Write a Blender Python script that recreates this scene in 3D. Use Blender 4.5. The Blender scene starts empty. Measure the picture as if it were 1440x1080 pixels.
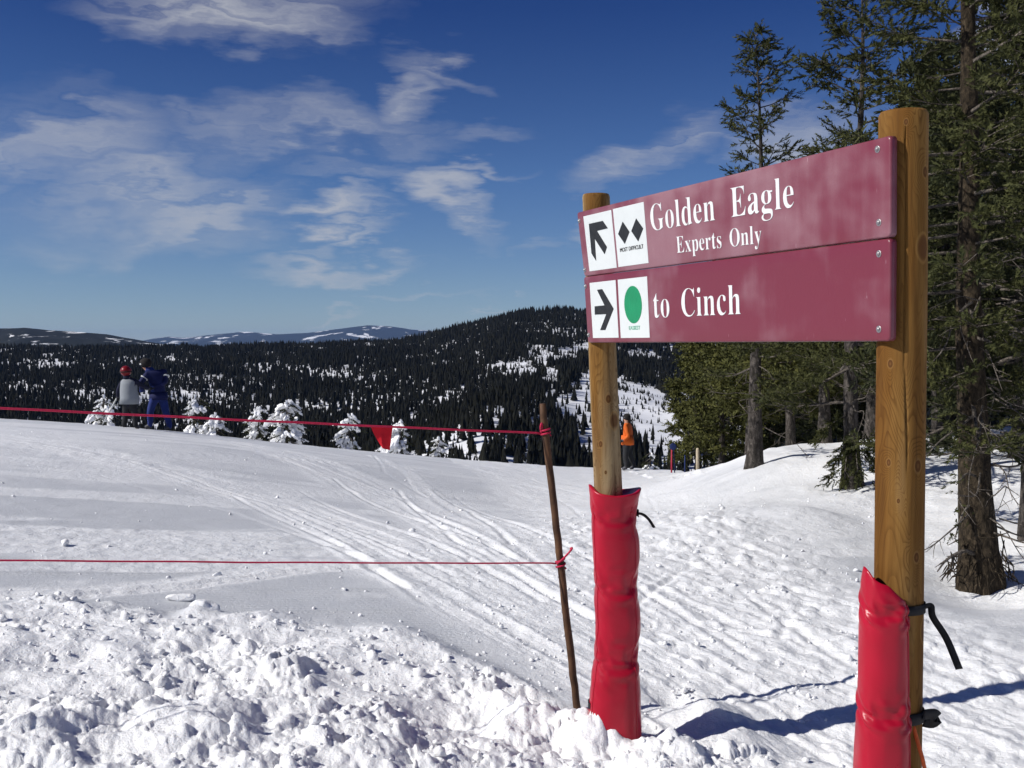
import bpy, bmesh, math, random
import numpy as np
from mathutils import Vector, Matrix

random.seed(7)
rng = np.random.default_rng(11)
R = math.radians
SC = bpy.context.scene
COL = SC.collection

# ------------------------------------------------------------------ camera
EYE = 1.75
F = 1500.0                       # focal length in photograph pixels (1440 wide)
PITCH = math.atan(59.0 / F)      # the eye level lies at y = 481 in the photograph
cam = bpy.data.cameras.new('camera')
cam.sensor_width = 36.0
cam.lens = 36.0 * F / 1440.0
cam.clip_start = 0.05
cam.clip_end = 90000.0
camo = bpy.data.objects.new('camera', cam)
COL.objects.link(camo)
camo.location = (0, 0, EYE)
camo.rotation_euler = (R(90) - PITCH, 0, 0)
SC.camera = camo

# ------------------------------------------------------------------ light
SUN_EL, SUN_AZ = R(36), math.atan2(-0.962, -0.272)      # azimuth measured from +Y towards +X
SUN = Vector((math.sin(SUN_AZ) * math.cos(SUN_EL), math.cos(SUN_AZ) * math.cos(SUN_EL), math.sin(SUN_EL)))
sl = bpy.data.lights.new('sun', 'SUN')
sl.energy = 4.8
sl.angle = R(0.53)
sl.color = (1.0, 0.965, 0.91)
so = bpy.data.objects.new('sun', sl)
COL.objects.link(so)
so.rotation_euler = SUN.to_track_quat('Z', 'Y').to_euler()

SC.view_settings.view_transform = 'Standard'
SC.view_settings.look = 'None'
SC.view_settings.exposure = 0.0
SC.view_settings.gamma = 1.0
SC.view_settings.use_curve_mapping = False
SC.render.engine = 'CYCLES'
SC.cycles.use_denoising = True
SC.cycles.use_adaptive_sampling = True
SC.cycles.adaptive_threshold = 0.02
SC.cycles.max_bounces = 5
SC.cycles.diffuse_bounces = 3
SC.cycles.glossy_bounces = 3
SC.cycles.volume_bounces = 0
SC.cycles.caustics_reflective = False
SC.cycles.caustics_refractive = False


# ------------------------------------------------------------------ node helpers
class NT:
    def __init__(s, tree):
        s.t = tree; s.n = tree.nodes; s.l = tree.links

    def node(s, kind, **kw):
        n = s.n.new(kind)
        for k, v in kw.items(): setattr(n, k, v)
        return n

    def put(s, sock, v):
        if isinstance(v, bpy.types.NodeSocket): s.l.new(v, sock)
        else: sock.default_value = v

    def math(s, op, a, b=0.0, c=None, clamp=False):
        n = s.node('ShaderNodeMath', operation=op, use_clamp=clamp)
        s.put(n.inputs[0], a); s.put(n.inputs[1], b)
        if c is not None: s.put(n.inputs[2], c)
        return n.outputs[0]

    def vmath(s, op, a, b=(0, 0, 0)):
        n = s.node('ShaderNodeVectorMath', operation=op)
        s.put(n.inputs[0], a); s.put(n.inputs[1], b)
        return n.outputs[1] if op in ('LENGTH', 'DOT_PRODUCT', 'DISTANCE') else n.outputs[0]

    def noise(s, vec, scale, detail=4, rough=0.5, dist=0.0, dims='3D'):
        n = s.node('ShaderNodeTexNoise', noise_dimensions=dims)
        if vec is not None: s.put(n.inputs['Vector'], vec)
        n.inputs['Scale'].default_value = scale; n.inputs['Detail'].default_value = detail
        n.inputs['Roughness'].default_value = rough; n.inputs['Distortion'].default_value = dist
        return n

    def ramp(s, fac, stops, interp='LINEAR'):
        n = s.node('ShaderNodeValToRGB'); n.color_ramp.interpolation = interp
        e = n.color_ramp.elements
        while len(e) < len(stops): e.new(0.5)
        for i, (p, c) in enumerate(stops):
            e[i].position = p; e[i].color = c if len(c) == 4 else (*c, 1)
        s.put(n.inputs[0], fac)
        return n.outputs[0]

    def maprange(s, v, a, b, c=0.0, d=1.0, smooth=True):
        n = s.node('ShaderNodeMapRange', interpolation_type='SMOOTHSTEP' if smooth else 'LINEAR')
        s.put(n.inputs[0], v)
        for i, x in zip((1, 2, 3, 4), (a, b, c, d)): n.inputs[i].default_value = x
        return n.outputs[0]

    def mix(s, f, a, b, mode='MIX'):
        n = s.node('ShaderNodeMix', data_type='RGBA', blend_type=mode)
        s.put(n.inputs[0], f); s.put(n.inputs[6], a if isinstance(a, bpy.types.NodeSocket) or len(a) == 4 else (*a, 1))
        s.put(n.inputs[7], b if isinstance(b, bpy.types.NodeSocket) or len(b) == 4 else (*b, 1))
        return n.outputs[2]

    def mapping(s, vec, loc=(0, 0, 0), rot=(0, 0, 0), scale=(1, 1, 1), kind='POINT'):
        n = s.node('ShaderNodeMapping', vector_type=kind)
        s.put(n.inputs[0], vec)
        n.inputs[1].default_value = loc; n.inputs[2].default_value = rot; n.inputs[3].default_value = scale
        return n.outputs[0]


def mat(name, color=(0.5, 0.5, 0.5), rough=0.6, spec=0.5):
    m = bpy.data.materials.new(name); m.use_nodes = True
    k = NT(m.node_tree); b = m.node_tree.nodes['Principled BSDF']
    b.inputs['Base Color'].default_value = (*color, 1)
    b.inputs['Roughness'].default_value = rough
    b.inputs['Specular IOR Level'].default_value = spec
    return m, k, b


def bump(k, b, h, strength, dist):
    n = k.node('ShaderNodeBump'); n.inputs['Strength'].default_value = strength; n.inputs['Distance'].default_value = dist
    k.put(n.inputs['Height'], h); k.l.new(n.outputs[0], b.inputs['Normal'])


def coord(k, which='Object'):
    return k.node('ShaderNodeTexCoord').outputs[which]


# ------------------------------------------------------------------ photograph -> place
def ray(px, py):
    x = (px - 720.0) / F; y = -(py - 540.0) / F
    c, s = math.cos(PITCH), math.sin(PITCH)
    return np.array([x, c + y * s, -s + y * c])


def at(px, py, Y):
    d = ray(px, py); return np.array([0, 0, EYE]) + d * (Y / d[1])


def proj(p):
    q = np.asarray(p, float) - np.array([0, 0, EYE])
    c, s = math.cos(PITCH), math.sin(PITCH)
    zc = q[..., 1] * c - q[..., 2] * s; yc = q[..., 1] * s + q[..., 2] * c
    return 720 + F * q[..., 0] / zc, 540 - F * yc / zc


def az_el(px, py):
    d = ray(px, py); return math.atan2(d[0], d[1]), math.atan2(d[2], math.hypot(d[0], d[1]))


# ------------------------------------------------------------------ sky
def make_sky():
    w = bpy.data.worlds.new('World'); SC.world = w; w.use_nodes = True
    k = NT(w.node_tree); bg = w.node_tree.nodes['Background']
    sky = k.node('ShaderNodeTexSky', sky_type='NISHITA')
    sky.sun_disc = False; sky.sun_elevation = SUN_EL; sky.sun_rotation = SUN_AZ % (2 * math.pi)
    sky.altitude = 3300; sky.air_density = 1.0; sky.dust_density = 0.25; sky.ozone_density = 2.5
    g = coord(k, 'Generated')
    sep = k.node('ShaderNodeSeparateXYZ'); k.l.new(g, sep.inputs[0])
    az = k.math('ARCTAN2', sep.outputs[0], sep.outputs[1])
    el = k.math('ARCSINE', sep.outputs[2])
    cmb = k.node('ShaderNodeCombineXYZ'); k.l.new(az, cmb.inputs[0]); k.l.new(el, cmb.inputs[1])
    ae = cmb.outputs[0]
    # wind-drawn warp of the cloud field
    w1 = k.noise(ae, 7, 3, 0.55); w2 = k.noise(k.mapping(ae, scale=(8, 30, 1), rot=(0, 0, .15)), 1.6, 5, 0.58)
    off = k.vmath('ADD', k.vmath('SCALE', k.vmath('SUBTRACT', w1.outputs['Color'], (0.5, 0.5, 0.5))),
                  k.vmath('SCALE', k.vmath('SUBTRACT', w2.outputs['Color'], (0.5, 0.5, 0.5))))
    off.node.inputs[0].links[0].from_node.inputs[3].default_value = 0.11
    off.node.inputs[1].links[0].from_node.inputs[3].default_value = 0.075
    warped = k.vmath('ADD', ae, off)
    blobs = [  # px, py, half width, half height, tilt, weight
        (335, 8, 200, 62, 0.03, 1.05), (70, 205, 190, 70, 0.1, .62), (235, 285, 190, 62, -.05, .95), (120, 270, 130, 60, .3, .6),
        (470, 195, 190, 48, -.05, .62), (560, 145, 80, 34, .6, .8), (610, 90, 90, 22, -.2, .5), (330, 190, 120, 50, 0.2, .45),
        (615, 285, 95, 26, -.55, .9), (655, 300, 70, 18, -.2, .8), (480, 300, 95, 24, -.05, .95), (500, 248, 110, 22, -.06, .8), (650, 262, 110, 14, -.05, .55),
        (510, 330, 60, 13, 0, .7), (490, 371, 130, 22, .03, .95), (445, 342, 40, 12, .1, .55), (880, 240, 85, 38, .15, .95),
        (940, 215, 90, 45, .2, .75), (1130, 195, 130, 60, 0.1, .85), (490, 444, 45, 6, .05, .95), (600, 412, 90, 8, .1, .35),
        (690, 425, 40, 5, .1, .5), (832, 326, 36, 16, 0, .7), (1410, 65, 80, 50, 0, .95), (1330, 215, 80, 50, 0, .6),
        (760, 345, 60, 10, .1, .3), (690, 200, 90, 20, .2, .3)]
    total = None
    for (px, py, hw, hh, tilt, wt) in blobs:
        a, e = az_el(px, py)
        v = k.mapping(warped, loc=(a, e, 0), rot=(0, 0, tilt), scale=(hw / F, hh / F, 1), kind='TEXTURE')
        m = k.maprange(k.vmath('LENGTH', v), 1.25, 0.0, 0.0, wt)
        total = m if total is None else k.math('MAXIMUM', total, m)
    # loose cirrus over the rest of the dome
    gen = k.noise(k.mapping(g, scale=(1.6, 1.6, 5)), 1.7, 4, 0.55, 0.6)
    ahead = k.maprange(k.math('ABSOLUTE', az), 0.55, 0.75)
    gm = k.math('MULTIPLY', k.maprange(gen.outputs[0], 0.5, 0.75, 0.0, 0.8), ahead)
    total = k.math('MAXIMUM', total, gm)
    fib = k.noise(k.mapping(warped, rot=(0, 0, -0.14), scale=(5, 34, 1)), 1.0, 6, 0.56, 0.8)
    puff = k.noise(warped, 9, 5, 0.55, 0.3)
    tex = k.math('ADD', k.math('MULTIPLY', fib.outputs[0], 0.70), k.math('MULTIPLY', puff.outputs[0], 0.34))
    body = k.math('MULTIPLY', total, k.maprange(tex, 0.30, 0.72, 0.10, 1.0))
    alpha = k.maprange(body, 0.02, 0.86, 0.0, 0.86, smooth=False)
    tint = k.mix(1.0, sky.outputs[0], (0.56, 0.81, 1.20), 'MULTIPLY')
    deep = k.ramp(el, [(.0, (1.50, 1.13, .90)), (.055, (1.45, 1.12, .90)), (.15, (1.12, 1.02, .95)), (.30, (.47, .58, .78)), (.6, (.40, .52, .74))])
    tint = k.mix(1.0, tint, deep, 'MULTIPLY')
    cloud = k.mix(alpha, tint, (7.6, 7.8, 8.4))
    k.l.new(cloud, bg.inputs[0])
    bg.inputs[1].default_value = 0.064


make_sky()

# ------------------------------------------------------------------ object helpers
ORG = {}


def tag(o, label=None, cat=None, group=None, kind=None):
    if label: o['label'] = label
    if cat: o['category'] = cat
    if group: o['group'] = group
    if kind: o['kind'] = kind
    return o


def mesh_np(name, v, f, mats=(), smooth=True, midx=None):
    """v (n,3), f (m,3|4) arrays or lists of index lists"""
    me = bpy.data.meshes.new(name)
    v = np.asarray(v, np.float32)
    if isinstance(f, np.ndarray):
        m, kk = f.shape
        me.vertices.add(len(v)); me.vertices.foreach_set('co', v.ravel())
        me.loops.add(m * kk); me.loops.foreach_set('vertex_index', f.astype(np.int32).ravel())
        me.polygons.add(m)
        me.polygons.foreach_set('loop_start', np.arange(0, m * kk, kk, dtype=np.int32))
        me.polygons.foreach_set('loop_total', np.full(m, kk, np.int32))
    else:
        me.from_pydata([tuple(map(float, p)) for p in v], [], [list(map(int, q)) for q in f])
    for x in mats: me.materials.append(x)
    me.update(calc_edges=True)
    n = len(me.polygons)
    me.polygons.foreach_set('use_smooth', np.full(n, smooth))
    if midx is not None: me.polygons.foreach_set('material_index', np.asarray(midx, np.int32))
    me.update()
    return me


def link(name, data, parent=None, org=(0, 0, 0)):
    o = bpy.data.objects.new(name, data); COL.objects.link(o)
    org = Vector(org)
    ORG[o.name] = org
    if parent is not None:
        o.parent = parent; o.location = org - ORG[parent.name]
    else:
        o.location = org
    return o


def root(name, loc, label, cat, group=None):
    return tag(link(name, None, None, tuple(map(float, loc))), label, cat, group)


def part(name, vf, m, parent=None, org=None, smooth=True, midx=None):
    v, f = vf
    if org is None: org = ORG[parent.name] if parent is not None else (0, 0, 0)
    v = np.asarray(v, float) - np.array(org, float)
    ms = m if isinstance(m, (list, tuple)) else [m]
    return link(name, mesh_np(name, v, f, ms, smooth, midx), parent, org)


def join(parts):
    vs, fs, n = [], [], 0
    for v, f in parts:
        v = np.asarray(v, float); vs.append(v)
        fs += [[i + n for i in q] for q in f]
        n += len(v)
    return np.concatenate(vs), fs


def frame_of(d):
    d = d / np.linalg.norm(d)
    a = np.array([0, 0, 1.0]) if abs(d[2]) < .9 else np.array([1.0, 0, 0])
    e1 = np.cross(a, d); e1 /= np.linalg.norm(e1)
    return d, e1, np.cross(d, e1)


def tube(pts, rad, n=8, caps=True, jit=0.0):
    pts = np.asarray(pts, float); m = len(pts)
    rad = np.broadcast_to(np.asarray(rad, float), (m,))
    tang = np.empty_like(pts); tang[1:-1] = pts[2:] - pts[:-2]; tang[0] = pts[1] - pts[0]; tang[-1] = pts[-1] - pts[-2]
    tang /= np.sqrt((tang * tang).sum(1))[:, None] + 1e-12
    a = np.arange(n) * (2 * math.pi / n); ca, sa = np.cos(a)[:, None], np.sin(a)[:, None]
    _, e1, _ = frame_of(tang[0]); v = np.empty((m, n, 3))
    for i in range(m):
        t = tang[i]; e1 = e1 - t * (e1 @ t); e1 = e1 / math.sqrt(e1 @ e1)
        e2 = np.array([t[1] * e1[2] - t[2] * e1[1], t[2] * e1[0] - t[0] * e1[2], t[0] * e1[1] - t[1] * e1[0]])
        v[i] = pts[i] + rad[i] * (ca * e1 + sa * e2)
        if jit: v[i] = pts[i] + (v[i] - pts[i]) * (1 + rng.uniform(-jit, jit, (n, 1)))
    i = np.arange(m - 1)[:, None] * n; j = np.arange(n)[None]; jn = (j + 1) % n
    f = np.stack([i + j, i + jn, i + n + jn, i + n + j], -1).reshape(-1, 4).tolist()
    if caps:
        f.append(list(range(n))[::-1]); f.append([(m - 1) * n + q for q in range(n)])
    return v.reshape(-1, 3), f


def smooth_path(pts, n):
    pts = np.asarray(pts, float)
    p = np.vstack([2 * pts[0] - pts[1], pts, 2 * pts[-1] - pts[-2]])
    out = []
    segs = len(pts) - 1
    for i in range(n):
        u = i / (n - 1) * segs; k = min(int(u), segs - 1); t = u - k
        a, b, c, d = p[k], p[k + 1], p[k + 2], p[k + 3]
        out.append(.5 * (2 * b + (c - a) * t + (2 * a - 5 * b + 4 * c - d) * t * t + (3 * b - a - 3 * c + d) * t ** 3))
    return np.array(out)


def ellipsoid(c, r, nu=12, nv=8, rot=None):
    v, f = [], []
    for i in range(nv + 1):
        th = math.pi * i / nv
        for j in range(nu):
            ph = 2 * math.pi * j / nu
            v.append([math.sin(th) * math.cos(ph) * r[0], math.sin(th) * math.sin(ph) * r[1], math.cos(th) * r[2]])
    for i in range(nv):
        for j in range(nu):
            q = [i * nu + j, i * nu + (j + 1) % nu, (i + 1) * nu + (j + 1) % nu, (i + 1) * nu + j]
            f.append(q[::-1])
    v = np.array(v)
    if rot is not None: v = v @ np.array(rot).T
    return v + np.array(c), f


# ------------------------------------------------------------------ noise
def _h(ix, iy, s):
    n = (ix.astype(np.int64) * 374761393 + iy.astype(np.int64) * 668265263 + s * 1442695041) & 0xffffffff
    n = ((n ^ (n >> 13)) * 1274126177) & 0xffffffff
    return ((n ^ (n >> 16)) & 0xffff) / 65535.0


def vnoise(x, y, s=0):
    ix = np.floor(x); iy = np.floor(y); fx = x - ix; fy = y - iy
    fx = fx * fx * fx * (fx * (fx * 6 - 15) + 10); fy = fy * fy * fy * (fy * (fy * 6 - 15) + 10)
    a = _h(ix, iy, s); b = _h(ix + 1, iy, s); c = _h(ix, iy + 1, s); d = _h(ix + 1, iy + 1, s)
    return (a + (b - a) * fx) * (1 - fy) + (c + (d - c) * fx) * fy - .5


def fbm(x, y, o=4, s=0, g=.5):
    t = 0; a = 1.0
    for i in range(o):
        t = t + a * vnoise(x * 2 ** i + 17.3 * i, y * 2 ** i - 9.1 * i, s + i); a *= g
    return t


def worley(x, y, s=0, jitter=.95):
    ix = np.floor(x); iy = np.floor(y)
    best = np.full(x.shape, 9.0); idv = np.zeros(x.shape)
    for dx in (-1, 0, 1):
        for dy in (-1, 0, 1):
            cx = ix + dx; cy = iy + dy
            px = cx + .5 + jitter * (_h(cx, cy, s) - .5); py = cy + .5 + jitter * (_h(cx, cy, s + 7) - .5)
            d = (x - px) ** 2 + (y - py) ** 2
            m = d < best
            best = np.where(m, d, best); idv = np.where(m, _h(cx, cy, s + 13), idv)
    return np.sqrt(best), idv


def sstep(a, b, x):
    t = np.clip((x - a) / (b - a), 0, 1); return t * t * (3 - 2 * t)


# ------------------------------------------------------------------ shape of the snow ridge
_c = []
def cp(px, py, Y): p = at(px, py, Y); _c.append((p[0], p[1], p[2]))
for p in [(885, 1046, 5.07), (812, 997, 5.43), (0, 587, 28), (220, 604, 26.5), (400, 623, 29), (600, 643, 30), (760, 655, 32),
          (885, 660, 35), (960, 664, 32), (1020, 652, 22), (1075, 651, 15), (1090, 628, 17.5), (1160, 629, 17), (1205, 682, 13),
          (1380, 812, 8.4), (1330, 640, 15), (1440, 632, 15), (1440, 845, 7.4), (1130, 722, 10.8), (960, 735, 10.8),
          (-250, 575, 27), (1000, 702, 14.0), (1250, 720, 11), (945, 673, 24), (945, 692, 17), (885, 676, 24), (990, 668, 21), (760, 676, 22), (600, 668, 20), (300, 634, 18), (0, 606, 19)]: cp(*p)
_c += [(1.3, 3.2, -.07), (0, 0, 0), (-2.2, 4.5, .06), (-4, 6, .12), (-3, 0, .15), (3, 0, -.02), (0, -8, .3), (-8, -6, .6), (8, -6, .2),
       (14, 8, .6), (20, 20, .9), (-18, 8, .5), (-20, 24, .2), (0, -25, .8), (-25, -20, 1.0), (25, -20, .8)]
_c = np.array(_c)


def _tps(r2): return np.where(r2 > 1e-9, r2 * np.log(np.maximum(r2, 1e-9)) * .5, 0)
_n = len(_c)
_A = np.zeros((_n + 3, _n + 3))
_A[:_n, :_n] = _tps((_c[:, None, 0] - _c[None, :, 0]) ** 2 + (_c[:, None, 1] - _c[None, :, 1]) ** 2) + np.eye(_n) * .05
_A[:_n, _n] = 1; _A[:_n, _n + 1:] = _c[:, :2]; _A[_n, :_n] = 1; _A[_n + 1:, :_n] = _c[:, :2].T
_w = np.linalg.solve(_A, np.concatenate([_c[:, 2], [0, 0, 0]]))
_cr = np.array([(-1300, 34), (-250, 29), (0, 28.5), (220, 27.5), (400, 29.5), (600, 31), (760, 33), (885, 36.5), (960, 33.5), (1020, 25), (1085, 20),
                (1160, 20.5), (1230, 24), (1340, 30), (1500, 34), (2300, 40)], float)
_ca = np.array([math.atan2((p - 720) / F, 1) for p in _cr[:, 0]])


def ground(x, y):
    x = np.asarray(x, float); y = np.asarray(y, float); sh = np.broadcast(x, y).shape
    xx = np.broadcast_to(x, sh).ravel(); yy = np.broadcast_to(y, sh).ravel()
    r = np.hypot(xx, yy); a = np.arctan2(xx, yy)
    rc = np.interp(a, _ca, _cr[:, 1]); rr = np.minimum(r, rc)
    s = rr / np.maximum(r, 1e-6); qx = xx * s; qy = yy * s
    z = _w[_n] + _w[_n + 1] * qx + _w[_n + 2] * qy
    for i in range(_n): z = z + _w[i] * _tps((qx - _c[i, 0]) ** 2 + (qy - _c[i, 1]) ** 2)
    d = np.maximum(r - rc, 0)
    # past the brow the slope drops away
    base = np.minimum(.10, .10) * d
    drop = np.where(d < 5, d * d * .05, 1.25 + (d - 5) * .5)
    z = z - base - drop
    return z.reshape(sh)


def gpix(px, py, lo=2.5, hi=60):
    d = ray(px, py); t = np.geomspace(lo, hi, 500)
    x = d[0] * t / d[1]; z = EYE + d[2] * t / d[1]
    g = ground(x, t); b = np.where(z <= g)[0]
    i = b[0] if len(b) else 499
    return np.array([x[i], t[i]])

# ------------------------------------------------------------------ snow
def snow_material():
    m, k, b = mat('snow', (.85, .86, .88), .55, .25)
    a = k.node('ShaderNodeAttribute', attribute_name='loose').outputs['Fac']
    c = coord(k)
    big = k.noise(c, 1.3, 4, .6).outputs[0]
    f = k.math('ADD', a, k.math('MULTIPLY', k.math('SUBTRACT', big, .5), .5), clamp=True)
    col = k.mix(f, (.55, .565, .59), (.90, .905, .91))  # groomed end darker: packed snow, plus light reflected away put into the colour
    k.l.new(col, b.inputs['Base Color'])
    fine = k.noise(c, 38, 6, .65).outputs[0]
    grain = k.noise(c, 180, 3, .6).outputs[0]
    cord = k.node('ShaderNodeTexWave', wave_type='BANDS', bands_direction='Y', wave_profile='SIN')
    k.l.new(k.mapping(c, rot=(0, 0, -.22)), cord.inputs[0]); cord.inputs['Scale'].default_value = 6.0
    cord.inputs['Distortion'].default_value = .6; cord.inputs['Detail'].default_value = 2
    cf = k.math('MULTIPLY', cord.outputs['Fac'], k.maprange(a, .35, .1, 0, .25))
    mid = k.noise(c, 13, 5, .68, .4).outputs[0]
    h = k.math('ADD', k.math('ADD', fine, k.math('MULTIPLY', grain, .35)), cf)
    h = k.math('ADD', h, k.math('MULTIPLY', mid, k.maprange(a, .1, .8, .25, 2.2)))
    bump(k, b, h, .6, .016)
    b.inputs['Subsurface Weight'].default_value = .6
    b.inputs['Subsurface Radius'].default_value = (1, .95, .9)
    b.inputs['Subsurface Scale'].default_value = .007
    return m


M_SNOW = snow_material()


def poly_dist(x, y, pts):
    """distance to a polyline and signed side"""
    best = np.full(x.shape, 1e9); side = np.zeros(x.shape); along = np.zeros(x.shape); acc = 0
    for a, b in zip(pts[:-1], pts[1:]):
        d = b - a; L = np.hypot(*d); u = d / L
        t = np.clip((x - a[0]) * u[0] + (y - a[1]) * u[1], 0, L)
        qx = x - a[0] - t * u[0]; qy = y - a[1] - t * u[1]
        dd = np.hypot(qx, qy); s = np.sign(u[0] * qy - u[1] * qx)
        m = dd < best
        best = np.where(m, dd, best); side = np.where(m, s, side); along = np.where(m, acc + t, along)
        acc += L
    return best, side, along


BANK = np.array([gpix(*p) for p in [(-300, 848), (0, 852), (120, 862), (250, 872), (400, 868), (520, 880), (620, 908), (700, 950), (760, 985), (800, 1012), (850, 1022), (905, 1032), (960, 1045), (1060, 1065), (1160, 1100)]])
BANK = BANK[np.argsort(BANK[:, 0])]
BAND = [np.array([gpix(*p) for p in q]) for q in (
    [(-150, 600), (0, 618), (150, 643), (300, 678), (420, 712), (520, 752), (620, 800), (720, 850), (830, 905), (950, 965), (1100, 1050)],
    [(330, 622), (480, 668), (600, 715), (740, 775), (860, 830), (1000, 900), (1180, 980), (1350, 1060)],
    [(520, 640), (580, 668), (680, 735), (780, 800), (900, 880)],
    [(-100, 838), (100, 836), (260, 822), (430, 800), (640, 786)])]
BANDW = [.75, .9, .22, .22]
RIGHT_IN = np.array([gpix(*p) for p in [(640, 652), (690, 690), (740, 740), (790, 830), (830, 930), (870, 1000)]])
RIGHT_OUT = np.array([gpix(*p) for p in [(1000, 668), (1060, 690), (1140, 735), (1220, 800), (1330, 850), (1500, 900)]])


def snow_detail(x, y):
    """relief of the trodden, groomed and skied snow; returns height and looseness"""
    rr = np.hypot(x, y); n1 = sstep(10, 6.5, rr); n2 = sstep(16, 10, rr); n3 = sstep(34, 20, rr)
    yb = np.interp(x, BANK[:, 0], BANK[:, 1])
    wob = .35 * fbm(x * 1.7, y * 1.7, 3, 3)
    bank = sstep(.22, -.28, y - yb + wob)
    wx = x + .05 * fbm(x * 6, y * 6, 2, 21); wy = y + .05 * fbm(x * 6, y * 6, 2, 31)
    h = .11 * fbm(x * 1.0, y * 1.3, 4, 5)
    calm = sstep(-.25, .2, fbm(x * 1.4, y * 1.9, 3, 77))                   # some of the bank is churned, some only trodden
    for sc, amp, s in ((.42, .042, 41), (.20, .040, 51), (.095, .028, 61), (.048, .014, 71), (.026, .006, 75)):
        w, i = worley(wx / sc, wy / sc, s)
        h = h + amp * (1.2 - .9 * calm) * np.maximum(0, .45 - w * w) * 1.75 * np.clip(i * 2.2 - .9, 0, 1.2)
    foot = np.maximum(0, 1 - worley(x / .75, y / .6, 91)[0] * 2.3)         # trodden hollows
    h = h - .05 * foot ** .8
    h = h + .026 * fbm(x * 7, y * 7, 5, 15, .55) * (1.25 - .6 * calm)
    chunk = bank * (h + .05)
    loose = bank * 1.0
    # skied runs
    tr = np.zeros_like(x); trm = np.zeros_like(x)
    for q, wd in zip(BAND, BANDW):
        d, s, al = poly_dist(x, y, q); sd = d * s
        m = sstep(wd * 1.25, wd * .55, d + .25 * wd * vnoise(al * .8, sd * 1.5, 8))
        g = (.016 - .006 * sstep(0, 1, x)) * n3 * vnoise(sd * 9 + .5 * vnoise(al * .3, sd, 2), al * .16, 101) + .014 * n2 * vnoise(sd * 23, al * .25, 102) + .008 * n1 * vnoise(sd * 47, al * .4, 104)
        g = g + .012 * n2 * fbm(x * 9, y * 9, 3, 103) + .02 * fbm(x * 2, y * 2, 3, 105) * (1 - n2)
        tr = tr * (1 - m) + g * m; trm = np.maximum(trm, m)
    # single ski lines
    for q in LINES:
        d, s, al = poly_dist(x, y, q)
        tr = tr - .010 * np.exp(-(d / .03) ** 2) + .007 * np.exp(-((d - .06) / .03) ** 2); trm = np.maximum(trm, .5 * np.exp(-(d / .06) ** 2))
    # busy run beyond the sign
    d1, s1, _ = poly_dist(x, y, RIGHT_IN); d2, s2, _ = poly_dist(x, y, RIGHT_OUT)
    inside = sstep(-.4, .5, -s1 * 0 + np.where(s1 > 0, 1, -1) * d1) * sstep(-.2, .9, np.where(s2 > 0, -1, 1) * d2)
    dx, dy = .398, -.917
    al = x * dx + y * dy; ac = -x * dy + y * dx
    busy = .022 * fbm(ac * 2.2, al * .5, 3, 111) + .011 * n2 * fbm(ac * 11 + 2 * vnoise(x, y, 9), al * 1.3, 3, 112) + .013 * n1 * fbm(ac * 30, al * 2.6, 3, 114) + (.008 + .022 * n2) * fbm(x * 5 + al, y * 5, 4, 113, .55)
    w, i = worley(x / .13, y / .13, 121)
    busy = busy + .05 * n2 * np.sqrt(np.maximum(0, .25 - w * w)) * np.clip(i * 4 - 2.7, 0, 1)
    w, i = worley(x / .3, y / .3, 122)
    busy = busy + .07 * n2 * np.sqrt(np.maximum(0, .16 - w * w)) * np.clip(i * 4 - 2.8, 0, 1)
    # groomed corduroy
    gx, gy = .976, .217
    cg = -x * gy + y * gx; ag = x * gx + y * gy
    fr = cg / .62 + .12 * fbm(ag * .25, cg * .7, 2, 131); fr = fr - np.floor(fr)
    groom = .016 * np.exp(-((fr - .5) / .035) ** 2) * (.5 + vnoise(ag * 1.2, np.floor(cg / .62), 132)) + .006 * vnoise(cg * 7, ag * .2, 133) + .007 * fbm(x * 2.5, y * 2.5, 3, 134)
    patch = sstep(.0, .22, fbm(ag * .16, cg * 1.0, 4, 141, .6))
    groom = groom + patch * .014 * n2 * fbm(x * 8, y * 8, 3, 142)
    soft = .10 * fbm(x * .8, y * .8, 3, 151) + .045 * fbm(x * 2.3, y * 2.3, 3, 153) * sstep(-.1, .15, fbm(x * .5, y * .5, 2, 154)) + .007 * fbm(x * 7, y * 7, 3, 152)   # wind-smoothed snow under the trees
    smoothm = sstep(-.2, .8, np.where(s2 > 0, 1, -1) * d2) * (x > 1.2)
    base = groom * (1 - inside) + busy * inside
    base = base * (1 - trm * (1 - .6 * inside)) + tr * trm
    base = base * (1 - smoothm) + soft * smoothm
    z = base * (1 - bank) + chunk
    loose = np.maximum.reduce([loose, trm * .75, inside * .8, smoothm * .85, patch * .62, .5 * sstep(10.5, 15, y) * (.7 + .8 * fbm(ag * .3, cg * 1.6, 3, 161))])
    loose = np.clip(loose, 0, 1)
    far = sstep(60, 30, np.hypot(x, y))
    return z * far, loose


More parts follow.
